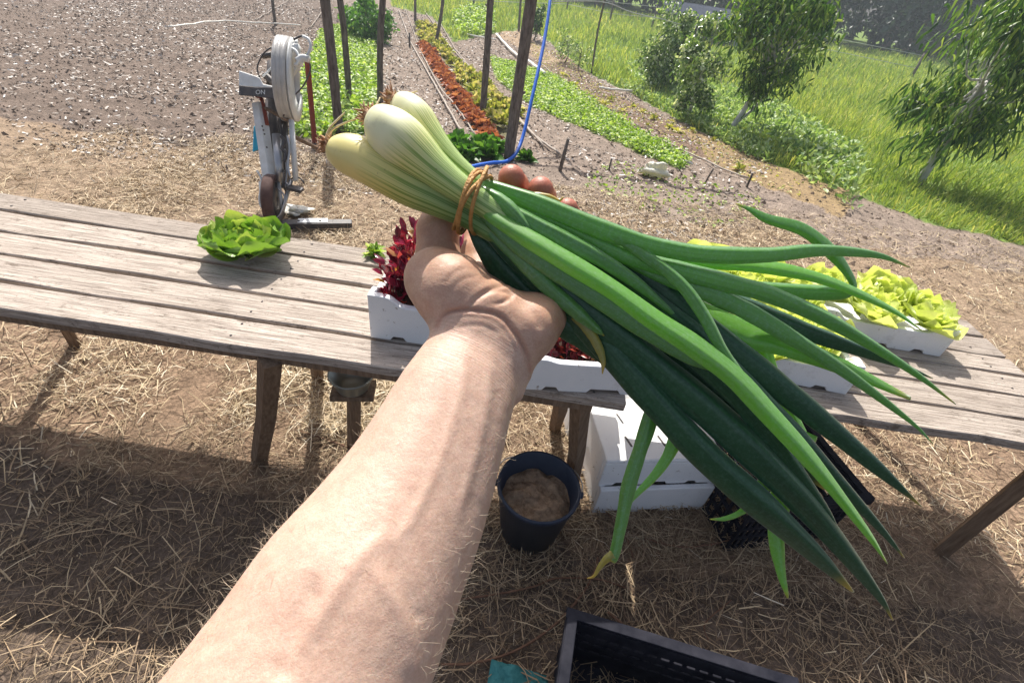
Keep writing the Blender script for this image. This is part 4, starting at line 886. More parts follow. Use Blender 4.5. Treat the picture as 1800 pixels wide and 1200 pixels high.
# ------------------------------------------------------------------ hand and arm (signed distance field, surface nets)
def cam_sdf():
    VS = .00125
    def S(*q): return C(*q)
    lo = np.array([9., 9, 9]); hi = -lo; prims = []
    def cap(a, b, ra, rb, k, grp): prims.append(('c', np.array(a), np.array(b), ra, rb, k, grp))
    def chain(pts, k, grp):
        for a, b in zip(pts[:-1], pts[1:]): cap(S(*a[:3]), S(*b[:3]), a[3], b[3], k, grp)
    # forearm: (px, py, Z, half width, half thickness)
    fa = [(855, 596, .300, .0305, .0200), (838, 632, .293, .0300, .0200), (800, 705, .277, .0330, .0245), (760, 800, .262, .0365, .030), (712, 900, .247, .0405, .035), (660, 990, .232, .0435, .038), (612, 1070, .219, .046, .040), (545, 1200, .203, .047, .041), (470, 1330, .190, .045, .042)]
    FA = spline([np.append(C(*q[:3]), q[3:]) for q in fa], 3)
    for a, b in zip(FA[:-1], FA[1:]): prims.append(('e', a[:3], b[:3], a[3:], b[3:], .004, 'arm'))
    el = FA[-1][:3]; sh = np.array([-.30, -.24, 1.33]); UA = [el, el + (sh - el) * .35 + [0, 0, -.01], el + (sh - el) * .7, sh]; rr = [.044, .050, .054, .058]
    for i in range(3): cap(UA[i], UA[i + 1], rr[i], rr[i + 1], .02, 'arm')
    # palm
    mc = {'i': ((838, 575, .308, .0145), (842, 452, .350, .0115)), 'm': ((858, 580, .310, .014), (890, 445, .355, .0115)), 'r': ((882, 588, .310, .014), (936, 455, .353, .011)), 'p': ((905, 600, .304, .0145), (972, 500, .343, .0105))}
    for a, b in mc.values(): chain([a, b], .012, 'palm')
    chain([(842, 452, .352, .0115), (890, 445, .357, .0115), (936, 455, .355, .011), (972, 500, .345, .0105)], .008, 'palm')
    chain([(766, 490, .304, .0198), (795, 508, .299, .0205), (828, 535, .297, .0170)], .008, 'palm')   # thenar
    chain([(905, 618, .299, .0120), (930, 578, .300, .0150), (940, 556, .307, .0150)], .009, 'palm')   # hypothenar
    chain([(795, 525, .301, .0185), (832, 572, .302, .0175)], .012, 'palm')
    chain([(822, 535, .2985, .0155), (868, 545, .300, .0150), (925, 575, .301, .0145)], .009, 'palm')
    chain([(950, 562, .2945, .0060), (960, 552, .298, .0062)], .006, 'palm')
    chain([(936, 590, .306, .012), (962, 560, .312, .012)], .008, 'palm')
    chain([(916, 662, .2955, .0050), (906, 692, .291, .0045)], .006, 'arm')
    # fingers
    chain([(842, 450, .352, .0115), (838, 395, .374, .0095), (846, 362, .364, .0088), (852, 345, .352, .008)], .004, 'f')
    chain([(890, 445, .357, .0115), (906, 360, .377, .0098), (905, 326, .356, .0097), (899, 313, .337, .0093)], .004, 'f')
    chain([(936, 455, .355, .0110), (956, 378, .375, .0095), (954, 347, .355, .0093), (950, 334, .337, .0091)], .004, 'f')
    chain([(972, 500, .345, .0105), (1000, 410, .362, .0082), (1001, 380, .350, .0079), (997, 368, .337, .0077)], .004, 'f')
    # thumb
    chain([(778, 490, .322, .0180), (770, 448, .330, .0145), (770, 405, .331, .0138), (778, 372, .338, .0130), (790, 345, .345, .0110)], .004, 't')
    for p in prims:
        r = (max(p[3], p[4]) if p[0] == 'c' else max(p[3].max(), p[4].max())) + .006
        lo = np.minimum(lo, np.minimum(p[1], p[2]) - r); hi = np.maximum(hi, np.maximum(p[1], p[2]) + r)
    nn = np.ceil((hi - lo) / VS).astype(int) + 2
    fields = {g: np.full(nn, .03, np.float32) for g in ('arm', 'palm', 'f')}
    def smin(a, b, k):
        h = np.clip(.5 + .5 * (b - a) / k, 0, 1); return b * (1 - h) + a * h - k * h * (1 - h)
    def sub(p, m):
        r = (max(p[3], p[4]) if p[0] == 'c' else max(p[3].max(), p[4].max())) + m
        a = np.clip(((np.minimum(p[1], p[2]) - r - lo) / VS).astype(int), 0, nn); b = np.clip(((np.maximum(p[1], p[2]) + r - lo) / VS).astype(int) + 1, 0, nn)
        return tuple(slice(i, j) for i, j in zip(a, b))
    for p in prims:
        g = 'f' if p[6] == 't' else p[6]; sl = sub(p, .012)
        ax = [(lo[i] + VS * np.arange(sl[i].start, sl[i].stop)).astype(np.float32) for i in range(3)]
        X, Y, Zz = np.meshgrid(*ax, indexing='ij'); ab = p[2] - p[1]; L2 = ab @ ab
        dx, dy, dz = X - p[1][0], Y - p[1][1], Zz - p[1][2]; t = np.clip((dx * ab[0] + dy * ab[1] + dz * ab[2]) / L2, 0, 1)
        dx -= t * ab[0]; dy -= t * ab[1]; dz -= t * ab[2]
        if p[0] == 'c': d = np.sqrt(dx * dx + dy * dy + dz * dz) - (p[3] + (p[4] - p[3]) * t)
        else:
            A = ab / math.sqrt(L2); N = -FW - A * np.dot(-FW, A); N = N / np.linalg.norm(N); Bv = np.cross(A, N)
            an = R_(-12); N, Bv = N * math.cos(an) + Bv * math.sin(an), Bv * math.cos(an) - N * math.sin(an)
            w_ = p[3][0] + (p[4][0] - p[3][0]) * t; h_ = p[3][1] + (p[4][1] - p[3][1]) * t
            u = (dx * Bv[0] + dy * Bv[1] + dz * Bv[2]); v = (dx * N[0] + dy * N[1] + dz * N[2]); l = dx * A[0] + dy * A[1] + dz * A[2]
            q = np.sqrt((u / w_) ** 2 + (v / h_) ** 2 + (l / h_) ** 2); g2 = np.sqrt((u / w_ ** 2) ** 2 + (v / h_ ** 2) ** 2 + (l / h_ ** 2) ** 2) + 1e-6
            d = q * (q - 1) / g2; d = np.where(q < .3, -h_ * .7, d)
        F = fields[g]; F[sl] = smin(F[sl], d.astype(np.float32), p[5]) if g != 'f' else np.where(True, smin(F[sl], d.astype(np.float32), p[5] if True else 0), 0)
    Fd = smin(fields['arm'], fields['palm'], .011); Fd = smin(Fd, fields['f'], .007)
    # surface nets
    ins = Fd < 0; c = [ins[i:nn[0] - 1 + i, j:nn[1] - 1 + j, k:nn[2] - 1 + k] for i in (0, 1) for j in (0, 1) for k in (0, 1)]
    cnt = sum(q.astype(np.int8) for q in c); act = (cnt > 0) & (cnt < 8); idx = np.argwhere(act); ids = np.full(act.shape, -1, np.int64); ids[act] = np.arange(len(idx))
    off = np.array([(i, j, k) for i in (0, 1) for j in (0, 1) for k in (0, 1)]); vals = np.stack([Fd[tuple((idx + o).T)] for o in off], 1)
    acc = np.zeros((len(idx), 3)); num = np.zeros(len(idx))
    for a in range(8):
        for b in range(a + 1, 8):
            if np.abs(off[a] - off[b]).sum() != 1: continue
            m = (vals[:, a] < 0) != (vals[:, b] < 0); t = vals[:, a] / (vals[:, a] - vals[:, b] + 1e-12)
            acc[m] += (off[a] + (off[b] - off[a]) * t[:, None])[m]; num[m] += 1
    V = lo + VS * (idx + acc / num[:, None]); faces = []
    for axn in range(3):
        o1, o2 = [(1, 2), (2, 0), (0, 1)][axn]; sh_ = [slice(1, -1)] * 3; sh_[axn] = slice(0, -1); A_ = ins[tuple(sh_)]; sh_[axn] = slice(1, None); B_ = ins[tuple(sh_)]
        for sgn in (1, -1):
            m = (A_ & ~B_) if sgn == 1 else (~A_ & B_); q = np.argwhere(m) + 1; q[:, axn] -= 1
            if not len(q): continue
            e1 = np.zeros(3, int); e1[o1] = 1; e2 = np.zeros(3, int); e2[o2] = 1
            ok = (q < np.array(act.shape)).all(1); q = q[ok]
            f = np.stack([ids[tuple((q - e1 - e2).T)], ids[tuple((q - e2).T)], ids[tuple(q.T)], ids[tuple((q - e1).T)]], 1)
            f = f[(f >= 0).all(1)]
            if sgn < 0: f = f[:, ::-1]
            faces.append(f)
    return V, np.concatenate(faces)
HV, HF = cam_sdf()
def vnormals(V, F):
    n = np.cross(V[F[:, 2]] - V[F[:, 0]], V[F[:, 3]] - V[F[:, 1]]); N = np.zeros_like(V)
    for k in range(4): np.add.at(N, F[:, k], n)
    return unit(N)
def smooth_mesh(V, F, it=3):
    e = np.concatenate([F[:, [i, (i + 1) % 4]] for i in range(4)]); e = np.concatenate([e, e[:, ::-1]]); deg = np.bincount(e[:, 0], minlength=len(V))[:, None]
    for lam in [.5, -.52] * it:
        S = np.stack([np.bincount(e[:, 0], weights=V[e[:, 1], k], minlength=len(V)) for k in range(3)], 1); V = V + lam * (S / deg - V)
    return V
HV = smooth_mesh(HV, HF, 6); HN = vnormals(HV, HF)
def to_px(V):
    d = V - CAM; z = d @ FW; return 900 + FPX * (d @ RT) / z, 600 - FPX * (d @ UP) / z, z
def groove(poly, depth, width, side=0):
    """press a crease (negative) or raise a vein (positive) along a traced fold of the skin"""
    global HV
    px, py, z = to_px(HV); P = spline(poly, 6); best = np.full(len(HV), 1e9); tt = np.zeros(len(HV))
    for i in range(len(P) - 1):
        a, b = P[i], P[i + 1]; ab = b - a; t = np.clip(((px - a[0]) * ab[0] + (py - a[1]) * ab[1]) / (ab @ ab), 0, 1)
        d = np.hypot(px - a[0] - t * ab[0], py - a[1] - t * ab[1]); m = d < best; best[m] = d[m]; tt[m] = (i + t[m]) / (len(P) - 1)
    front = ((HN @ FW) < .15) & (z > .1); taper = np.clip(np.minimum(tt, 1 - tt) * 6, 0, 1)
    HV = HV + HN * (depth * np.exp(-(best / width) ** 2) * taper * front)[:, None]; return best
for q, dp, wd in (
    ([(768, 572), (782, 552), (810, 545), (845, 546), (880, 556), (905, 585), (925, 620), (932, 650)], -.0017, 4),
    ([(785, 560), (830, 556), (872, 566), (900, 600), (915, 640)], -.0003, 4), ([(800, 575), (845, 572), (880, 590)], -.0004, 4),
    ([(836, 530), (860, 512), (885, 510), (900, 518), (885, 530), (862, 536)], -.0011, 4), ([(820, 545), (842, 520), (868, 505), (895, 500)], -.0012, 4),
    ([(868, 506), (915, 530), (945, 560), (948, 585)], -.0008, 8), ([(780, 500), (800, 478), (825, 470)], -.0003, 4), ([(790, 515), (812, 492), (840, 485)], -.0003, 4), ([(775, 470), (790, 455), (812, 452)], -.0003, 4),
    ([(815, 600), (812, 680), (775, 800), (730, 900), (690, 960)], .0008, 12), ([(860, 610), (858, 700), (830, 820), (800, 920)], .0007, 11),
    ([(700, 930), (640, 970), (590, 1040), (545, 1110), (500, 1190)], .0011, 18), ([(640, 970), (700, 1070), (720, 1130), (730, 1200)], .0009, 16), ([(690, 960), (720, 1060), (745, 1090)], -.0005, 14),
    ([(560, 1010), (530, 1070), (510, 1150), (480, 1200)], -.0012, 22), ([(880, 640), (870, 740), (845, 840), (815, 950)], -.0007, 16)):
    groove(q, dp, wd)
px, py, pz = to_px(HV); q = fbm(px * .045, py * .045, 3, 61) * .0004 + fbm(px * .2, py * .2, 3, 62) * .00016
HV = HV + HN * q[:, None]; HN = vnormals(HV, HF)
def skin():
    m = bpy.data.materials.new('skin'); m.use_nodes = True; nt = m.node_tree; N = nt.nodes; L = nt.links; b = N['Principled BSDF']
    b.inputs['Roughness'].default_value = .5; b.inputs['Specular IOR Level'].default_value = .45; b.inputs['Subsurface Weight'].default_value = .35
    b.inputs['Subsurface Scale'].default_value = .004; b.inputs['Subsurface Radius'].default_value = (1, .35, .18)
    tc = N.new('ShaderNodeTexCoord'); at = N.new('ShaderNodeAttribute'); at.attribute_name = 'col'; cur = at.outputs['Color']
    for sc, lo_, hi_, bl in ((28, (.95, .93, .92, 1), (1.04, 1.03, 1.03, 1), 0), (170, (.94, .90, .89, 1), (1.04, 1.05, 1.05, 1), 0), (900, (.93, .90, .88, 1), (1.05, 1.05, 1.05, 1), 0)):
        nz = N.new('ShaderNodeTexNoise'); nz.inputs['Scale'].default_value = sc; nz.inputs['Detail'].default_value = 5; L.new(tc.outputs['Object'], nz.inputs['Vector'])
        rp = N.new('ShaderNodeValToRGB'); rp.color_ramp.elements[0].position = .35; rp.color_ramp.elements[1].position = .65; rp.color_ramp.elements[0].color = lo_; rp.color_ramp.elements[1].color = hi_; L.new(nz.outputs[0], rp.inputs[0])
        mx = N.new('ShaderNodeMix'); mx.data_type = 'RGBA'; mx.blend_type = 'MULTIPLY'; mx.inputs[0].default_value = 1; L.new(cur, mx.inputs[6]); L.new(rp.outputs[0], mx.inputs[7]); cur = mx.outputs[2]
    L.new(cur, b.inputs['Base Color'])
    vo = N.new('ShaderNodeTexVoronoi'); vo.feature = 'DISTANCE_TO_EDGE'; vo.inputs['Scale'].default_value = 950; nz = N.new('ShaderNodeTexNoise'); nz.inputs['Scale'].default_value = 500; nz.inputs['Detail'].default_value = 6
    # fine skin creases running round the wrist: bump stretched across the arm's own axis
    fx = N.new('ShaderNodeAttribute'); fx.attribute_name = 'rnd'; uv = N.new('ShaderNodeUVMap'); mp = N.new('ShaderNodeMapping'); mp.inputs['Scale'].default_value = (40, 900, 1)
    wn_ = N.new('ShaderNodeTexNoise'); wn_.inputs['Scale'].default_value = 1; wn_.inputs['Detail'].default_value = 5; L.new(uv.outputs[0], mp.inputs[0]); L.new(mp.outputs[0], wn_.inputs['Vector'])
    L.new(tc.outputs['Object'], vo.inputs['Vector']); L.new(tc.outputs['Object'], nz.inputs['Vector'])
    ma = N.new('ShaderNodeMath'); ma.operation = 'MULTIPLY'; L.new(wn_.outputs[0], ma.inputs[0]); L.new(fx.outputs['Fac'], ma.inputs[1])
    m2 = N.new('ShaderNodeMath'); m2.operation = 'MULTIPLY_ADD'; L.new(vo.outputs['Distance'], m2.inputs[0]); m2.inputs[1].default_value = .5; L.new(nz.outputs[0], m2.inputs[2])
    m3 = N.new('ShaderNodeMath'); m3.operation = 'MULTIPLY_ADD'; L.new(ma.outputs[0], m3.inputs[0]); m3.inputs[1].default_value = 1.9; L.new(m2.outputs[0], m3.inputs[2])
    bp = N.new('ShaderNodeBump'); bp.inputs['Strength'].default_value = .36; bp.inputs['Distance'].default_value = .0006; L.new(m3.outputs[0], bp.inputs['Height']); L.new(bp.outputs[0], b.inputs['Normal'])
    return m
M_skin = skin()
wr = C(848, 612, .29); axd = unit(C(618, 1060, .215) - wr); sidev = unit(np.cross(axd, FW))
along = (HV - wr) @ axd; acr = (HV - wr) @ sidev
wrk = np.clip(1 - np.abs(along - .012) / .04, 0.10, 1)
colr = np.zeros((len(HV), 3)); colr[:] = (.56, .395, .31)
hnd = np.clip((-along - .0) / .03, 0, 1)[:, None]; colr = colr * (1 - hnd) + np.array([.50, .305, .205]) * hnd
pxy = to_px(HV); cz_ = spline([(768, 572), (782, 552), (810, 545), (845, 546), (880, 556), (905, 585), (925, 620), (932, 650)], 8)
k = np.exp(-(np.min(np.hypot(pxy[0][:, None] - cz_[:, 0], pxy[1][:, None] - cz_[:, 1]), axis=1) / 5) ** 2)[:, None] * .6 * ((HN @ FW) < 0)[:, None]; colr = colr * (1 - k) + np.array([.42, .20, .13]) * k
for t_ in ((899, 305, .337), (950, 327, .337), (997, 360, .337), (846, 362, .36)):
    k = np.exp(-(np.linalg.norm(HV - C(*t_), axis=1) / .019) ** 2)[:, None]; colr = colr * (1 - k) + np.array([.40, .125, .08]) * k
me_ = MB(); me_.v = [HV]; me_.n = len(HV); me_.a = [wrk]; me_.uv = [np.stack([acr, along], 1)]; me_.f = [tuple(q) for q in HF.tolist()]
person = me_.build('person', M_skin, col=colr); tag(person, 'bare left forearm and upturned hand of a person, curled fingers gripping tied spring onions', 'person')
print('hand verts', len(HV))
# fine hairs rooted in the skin
def hairs():
    mb = MB(); px, py, z = to_px(HV); ok = (along > .02) & (along < .26) & ((HN @ FW) < .75) & (z > .12); a = np.clip(np.abs(acr + .0) / .045, 0, 1)
    pr = np.where(ok, .06 + a ** 3, 0); pr /= pr.sum(); ii = rng.choice(len(HV), 1300, p=pr)
    for i in ii:
        n = HN[i]; t = unit(axd * rng.uniform(-.9, .4) + sidev * rng.normal(0, .7) + n * rng.uniform(.0, .28)); t2 = unit(t + rng.normal(0, .5, 3)); L = rng.uniform(.003, .009)
        p = HV[i]; mb.tube([p, p + t * L * .5 + n * L * .12, p + t * L * .6 + t2 * L * .45], [.00006, .00005, .00002], 3, cap=False)
    o = mb.build('arm_hair', mat('arm_hair', (.62, .5, .36), .35, .5), person); o['kind'] = 'stuff'
hairs()

# ------------------------------------------------------------------ spring onions
def onion_mat(name, ramp):
    m = bpy.data.materials.new(name); m.use_nodes = True; nt = m.node_tree; N = nt.nodes; L = nt.links; b = N['Principled BSDF']; b.inputs['Roughness'].default_value = .38; b.inputs['Specular IOR Level'].default_value = .5
    b.inputs['Subsurface Weight'].default_value = .25; b.inputs['Subsurface Scale'].default_value = .006; b.inputs['Subsurface Radius'].default_value = (.9, 1, .4)
    at = N.new('ShaderNodeAttribute'); at.attribute_name = 'rnd'; rp = N.new('ShaderNodeValToRGB'); e = rp.color_ramp.elements
    while len(e) < len(ramp): e.new(.5)
    for i, (p, c) in enumerate(ramp): e[i].position = p; e[i].color = (*c, 1)
    L.new(at.outputs['Fac'], rp.inputs[0]); uv = N.new('ShaderNodeUVMap'); mp = N.new('ShaderNodeMapping'); mp.inputs['Scale'].default_value = (80, 5, 1); L.new(uv.outputs[0], mp.inputs[0])
    nz = N.new('ShaderNodeTexNoise'); nz.inputs['Scale'].default_value = 1; nz.inputs['Detail'].default_value = 3; L.new(mp.outputs[0], nz.inputs['Vector'])
    mr = N.new('ShaderNodeMapRange'); mr.inputs[1].default_value = .50; mr.inputs[2].default_value = .54; L.new(nz.outputs[0], mr.inputs[0])
    # veins show only where the stem turns green
    mk = N.new('ShaderNodeMapRange'); mk.inputs[1].default_value = .24; mk.inputs[2].default_value = .46; L.new(at.outputs['Fac'], mk.inputs[0])
    mu = N.new('ShaderNodeMath'); mu.operation = 'MULTIPLY'; L.new(mr.outputs[0], mu.inputs[0]); L.new(mk.outputs[0], mu.inputs[1])
    mx = N.new('ShaderNodeMix'); mx.data_type = 'RGBA'; mx.blend_type = 'MULTIPLY'; mx.inputs[7].default_value = (.42, .58, .30, 1); L.new(mu.outputs[0], mx.inputs[0]); L.new(rp.outputs[0], mx.inputs[6]); L.new(mx.outputs[2], b.inputs['Base Color'])
    bp = N.new('ShaderNodeBump'); bp.inputs['Strength'].default_value = .18; bp.inputs['Distance'].default_value = .0005; L.new(mu.outputs[0], bp.inputs['Height']); L.new(bp.outputs[0], b.inputs['Normal'])
    return m
M_bulb = onion_mat('onion_bulb', [(0, (.72, .70, .42)), (.22, (.80, .80, .52)), (.42, (.66, .66, .28)), (.62, (.50, .60, .24)), (1, (.38, .52, .20))])
M_bulb2 = onion_mat('onion_bulb_yellow', [(0, (.70, .62, .26)), (.25, (.76, .66, .26)), (.42, (.60, .56, .18)), (.62, (.34, .44, .15)), (1, (.24, .38, .13))])
for _m in (M_bulb, M_bulb2): stains(_m, ((230, .66, .70, .7), (60, .60, .72, .25)), (.20, .15, .07, 1))
def onleaf(name, c0, c1, bloom=(.30, .48, .36), tr=.12):
    m = bpy.data.materials.new(name); m.use_nodes = True; nt = m.node_tree; N = nt.nodes; L = nt.links; b = N['Principled BSDF']; b.inputs['Roughness'].default_value = .36; b.inputs['Specular IOR Level'].default_value = .45 if 'dark' in name else .8; b.inputs['Coat Weight'].default_value = .15 if 'dark' in name else .6; b.inputs['Coat Roughness'].default_value = .28; b.inputs['Coat IOR'].default_value = 1.5
    tc = N.new('ShaderNodeTexCoord'); uv = N.new('ShaderNodeUVMap'); mp = N.new('ShaderNodeMapping'); mp.inputs['Scale'].default_value = (52, 9, 1); L.new(uv.outputs[0], mp.inputs[0])
    nz = N.new('ShaderNodeTexNoise'); nz.inputs['Scale'].default_value = 1; nz.inputs['Detail'].default_value = 4; L.new(mp.outputs[0], nz.inputs['Vector'])
    rp = N.new('ShaderNodeValToRGB'); rp.color_ramp.elements[0].position = .3; rp.color_ramp.elements[1].position = .7; rp.color_ramp.elements[0].color = (*c0, 1); rp.color_ramp.elements[1].color = (*c1, 1); L.new(nz.outputs[0], rp.inputs[0])
    # waxy bloom rubbed off in patches
    n2 = N.new('ShaderNodeTexNoise'); n2.inputs['Scale'].default_value = 420; n2.inputs['Detail'].default_value = 8; n2.inputs['Roughness'].default_value = .75; L.new(tc.outputs['Object'], n2.inputs['Vector'])
    r2 = N.new('ShaderNodeMapRange'); r2.inputs[1].default_value = .48; r2.inputs[2].default_value = .66; r2.inputs[4].default_value = .42; L.new(n2.outputs[0], r2.inputs[0])
    mx = N.new('ShaderNodeMix'); mx.data_type = 'RGBA'; L.new(r2.outputs[0], mx.inputs[0]); L.new(rp.outputs[0], mx.inputs[6]); mx.inputs[7].default_value = (*bloom, 1)
    at = N.new('ShaderNodeAttribute'); at.attribute_name = 'rnd'; m4 = N.new('ShaderNodeMix'); m4.data_type = 'RGBA'; L.new(mx.outputs[2], m4.inputs[6]); m4.inputs[7].default_value = (.62, .42, .05, 1); L.new(at.outputs['Fac'], m4.inputs[0])
    L.new(m4.outputs[2], b.inputs['Base Color']); bp = N.new('ShaderNodeBump'); bp.inputs['Strength'].default_value = .22; bp.inputs['Distance'].default_value = .0004; L.new(nz.outputs[0], bp.inputs['Height']); L.new(bp.outputs[0], b.inputs['Normal'])
    b.inputs['Sheen Weight'].default_value = .5; b.inputs['Sheen Roughness'].default_value = .35; b.inputs['Sheen Tint'].default_value = (.85, 1, .92, 1)
    t = N.new('ShaderNodeBsdfTranslucent'); t.inputs[0].default_value = (c1[0] * 2.2, c1[1] * 1.9, c1[2], 1); ms = N.new('ShaderNodeMixShader'); ms.inputs[0].default_value = tr
    L.new(b.outputs[0], ms.inputs[1]); L.new(t.outputs[0], ms.inputs[2]); L.new(ms.outputs[0], N['Material Output'].inputs[0]); return m
M_ol = {'g': onleaf('onion_leaf', (.06, .20, .035), (.16, .38, .07), tr=.28), 'd': onleaf('onion_leaf_dark', (.013, .056, .024), (.030, .108, .042), (.10, .20, .14), .10), 'b': onleaf('onion_leaf_bright', (.11, .33, .04), (.22, .48, .09), (.38, .55, .36), .35), 'y': onleaf('onion_leaf_yellowing', (.22, .24, .03), (.38, .34, .05), (.4, .4, .2), .3)}  # dark leaves carry shade, bright ones sunlight, in their base colour

bc_ = C(832, 350, .308)
bunch = empty('spring_onion_bunch', bc_, 0, 'bunch of three white spring onions tied with a rubber band, held in the open hand', 'spring onions')
def onion(root, prof, seed, m, rdir):
    """prof rows: px, py, Z, radius px, colour position"""
    S = spline(prof, 7); P = np.array([C(*r[:3]) for r in S]); r = S[:, 3] * S[:, 2] / FPX
    mb = MB(); n = 40; rr = np.random.default_rng(seed); ph = rr.uniform(0, 6.28, 4)
    mb.tube(P, r, n, .92, up=-FW, fn=lambda t, k: 1 + .018 * math.sin(2 * math.pi * k * 3 + ph[0] + t * 4) + .012 * math.sin(2 * math.pi * k * 7 + ph[1] + 3 * t) * min(1, t * 2) )
    mb.a = [np.repeat(np.clip(S[:, 4], 0, 1), n)]; o = mb.build('spring_onion', m, bunch)
    # basal plate and root stubs
    rc = P[0]; d0 = unit(P[0] - P[3]); k = MB(); k.tube([rc - d0 * .003, rc + d0 * .0015, rc + d0 * .004], [.0055, .0046, .0025], 14, noise=.3)
    for i in range(60):
        dd = unit(d0 * rr.uniform(.2, 1.4) + rr.normal(0, .75, 3)); L_ = rr.uniform(.003, .009); b0 = rc + unit(rr.normal(0, 1, 3)) * .0035
        k.tube([b0, b0 + dd * L_ * .6, b0 + dd * L_], [.0008, .0006, .0002], 4)
    for i in range(14):
        dd = unit(d0 * .5 + rr.normal(0, .6, 3)); b0 = rc + unit(rr.normal(0, 1, 3)) * .004; L_ = rr.uniform(.004, .007)
        k.tube([b0, b0 + dd * L_ * .5, b0 + dd * L_], [.0016, .0014, .0003], 5, .35)
    kk = k.build('roots', mat('onion_roots', (.25, .08, .03), .8, .2, var=(.62, .45, .30), nscale=260), bunch if False else o)
    for q in rdir:
        w_ = MB(); w_.tube(spline([C(*t) for t in q], 5), np.linspace(.0009, .0004, (len(q) - 1) * 5 + 1), 6, noise=.3); w_.build('root_thread', M_rootm, kk)
    return o
M_rootm = mat('root_thread', (.55, .42, .22), .7, .3, var=(.72, .62, .4), nscale=90)
onion(0, [(580, 256, .306, 7, 0), (585, 258, .306, 19, .03), (597, 264, .305, 30, .08), (618, 273, .304, 36.5, .16), (648, 286, .303, 38.5, .26), (690, 309, .303, 38, .38), (725, 328, .304, 36.5, .52), (762, 345, .308, 33, .68), (800, 364, .312, 28, .85), (825, 377, .313, 25, .95), (880, 412, .312, 21, 1), (940, 455, .312, 12, 1)], 1, M_bulb2,
      [[(574, 248, .305), (578, 235, .304), (590, 224, .303), (612, 214, .302), (640, 205, .300)], [(572, 246, .305), (580, 225, .303), (596, 208, .303), (606, 198, .303)]])
onion(1, [(652, 205, .296, 7, 0), (656, 208, .296, 22, .03), (666, 215, .295, 34, .08), (683, 229, .294, 43, .16), (706, 248, .294, 45.5, .28), (731, 270, .295, 41, .42), (760, 295, .296, 33, .56), (790, 318, .297, 27, .72), (818, 338, .298, 24, .85), (845, 356, .300, 22, .95), (890, 385, .303, 20, .85), (950, 425, .306, 10, .8)], 2, M_bulb,
      [[(660, 196, .296), (662, 185, .297), (668, 172, .299)]])
onion(2, [(690, 177, .320, 6, 0), (693, 179, .320, 15, .03), (702, 184, .320, 24, .08), (716, 195, .319, 31, .18), (733, 212, .318, 33, .32), (750, 234, .317, 29, .45), (772, 259, .316, 23, .60), (798, 284, .315, 17.5, .78), (825, 306, .314, 14, .9), (850, 326, .313, 13, 1), (900, 360, .313, 10, 1)], 3, M_bulb,
      [[(700, 175, .32), (712, 170, .321), (724, 164, .322), (734, 160, .322)]])
def leaf(pts, key, flat=.6, tip=0.0, tipcol=0, up=None):
    """pts: px, py, Z, half width px"""
    S = spline(pts, 7); P = np.array([C(*r[:3]) for r in S]); r = np.maximum(S[:, 3], .8) * S[:, 2] / FPX; mb = MB(); n = 28; s_ = rng.uniform(0, 6.28)
    t = np.linspace(0, 1, len(P)); r = r * (1 + .03 * np.sin(t * 23 + s_) + .02 * np.sin(t * 51 + s_ * 2))
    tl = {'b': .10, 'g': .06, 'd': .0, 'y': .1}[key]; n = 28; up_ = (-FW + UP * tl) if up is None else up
    # folded cross-section: a narrow upper facet, a ridge and a broad lower facet
    T_ = unit(P[-1] - P[0]); sg = 1.0 if np.dot(np.cross(T_, up_), UP) > 0 else -1.0; rp = {'b': rng.uniform(-.35, .0), 'g': rng.uniform(.25, .5), 'd': rng.uniform(.4, .7), 'y': .3}[key]
    th = np.arange(n) * 2 * math.pi / n; x_ = np.cos(th) * sg; up_half = np.sin(th) >= 0
    ht = np.where(x_ > rp, (1 - x_) / (1 - rp), (1 + x_) / (1 + rp)); ht = 1.3 * ht ** .95; el_ = np.abs(np.sin(th)); hh = np.where(up_half, .75 * ht + .25 * el_, -el_ * .8)
    prof = np.stack([np.cos(th), hh], 1); prof = (np.roll(prof, 1, 0) + 2 * prof + np.roll(prof, -1, 0)) / 4
    mb.tube(P, r, n, flat * (1.0 if key == 'b' else 1.05), up=up_, fn=lambda a, k: 1 + .025 * math.sin(2 * math.pi * k * 2 + s_ + 9 * a), prof=prof)
    c = np.clip((t - (1 - tipcol)) / max(tipcol, 1e-3), 0, 1) if tipcol else np.zeros(len(P)); mb.a = [np.repeat(c, n)]
    return mb.build('leaf', M_ol[key], bunch)
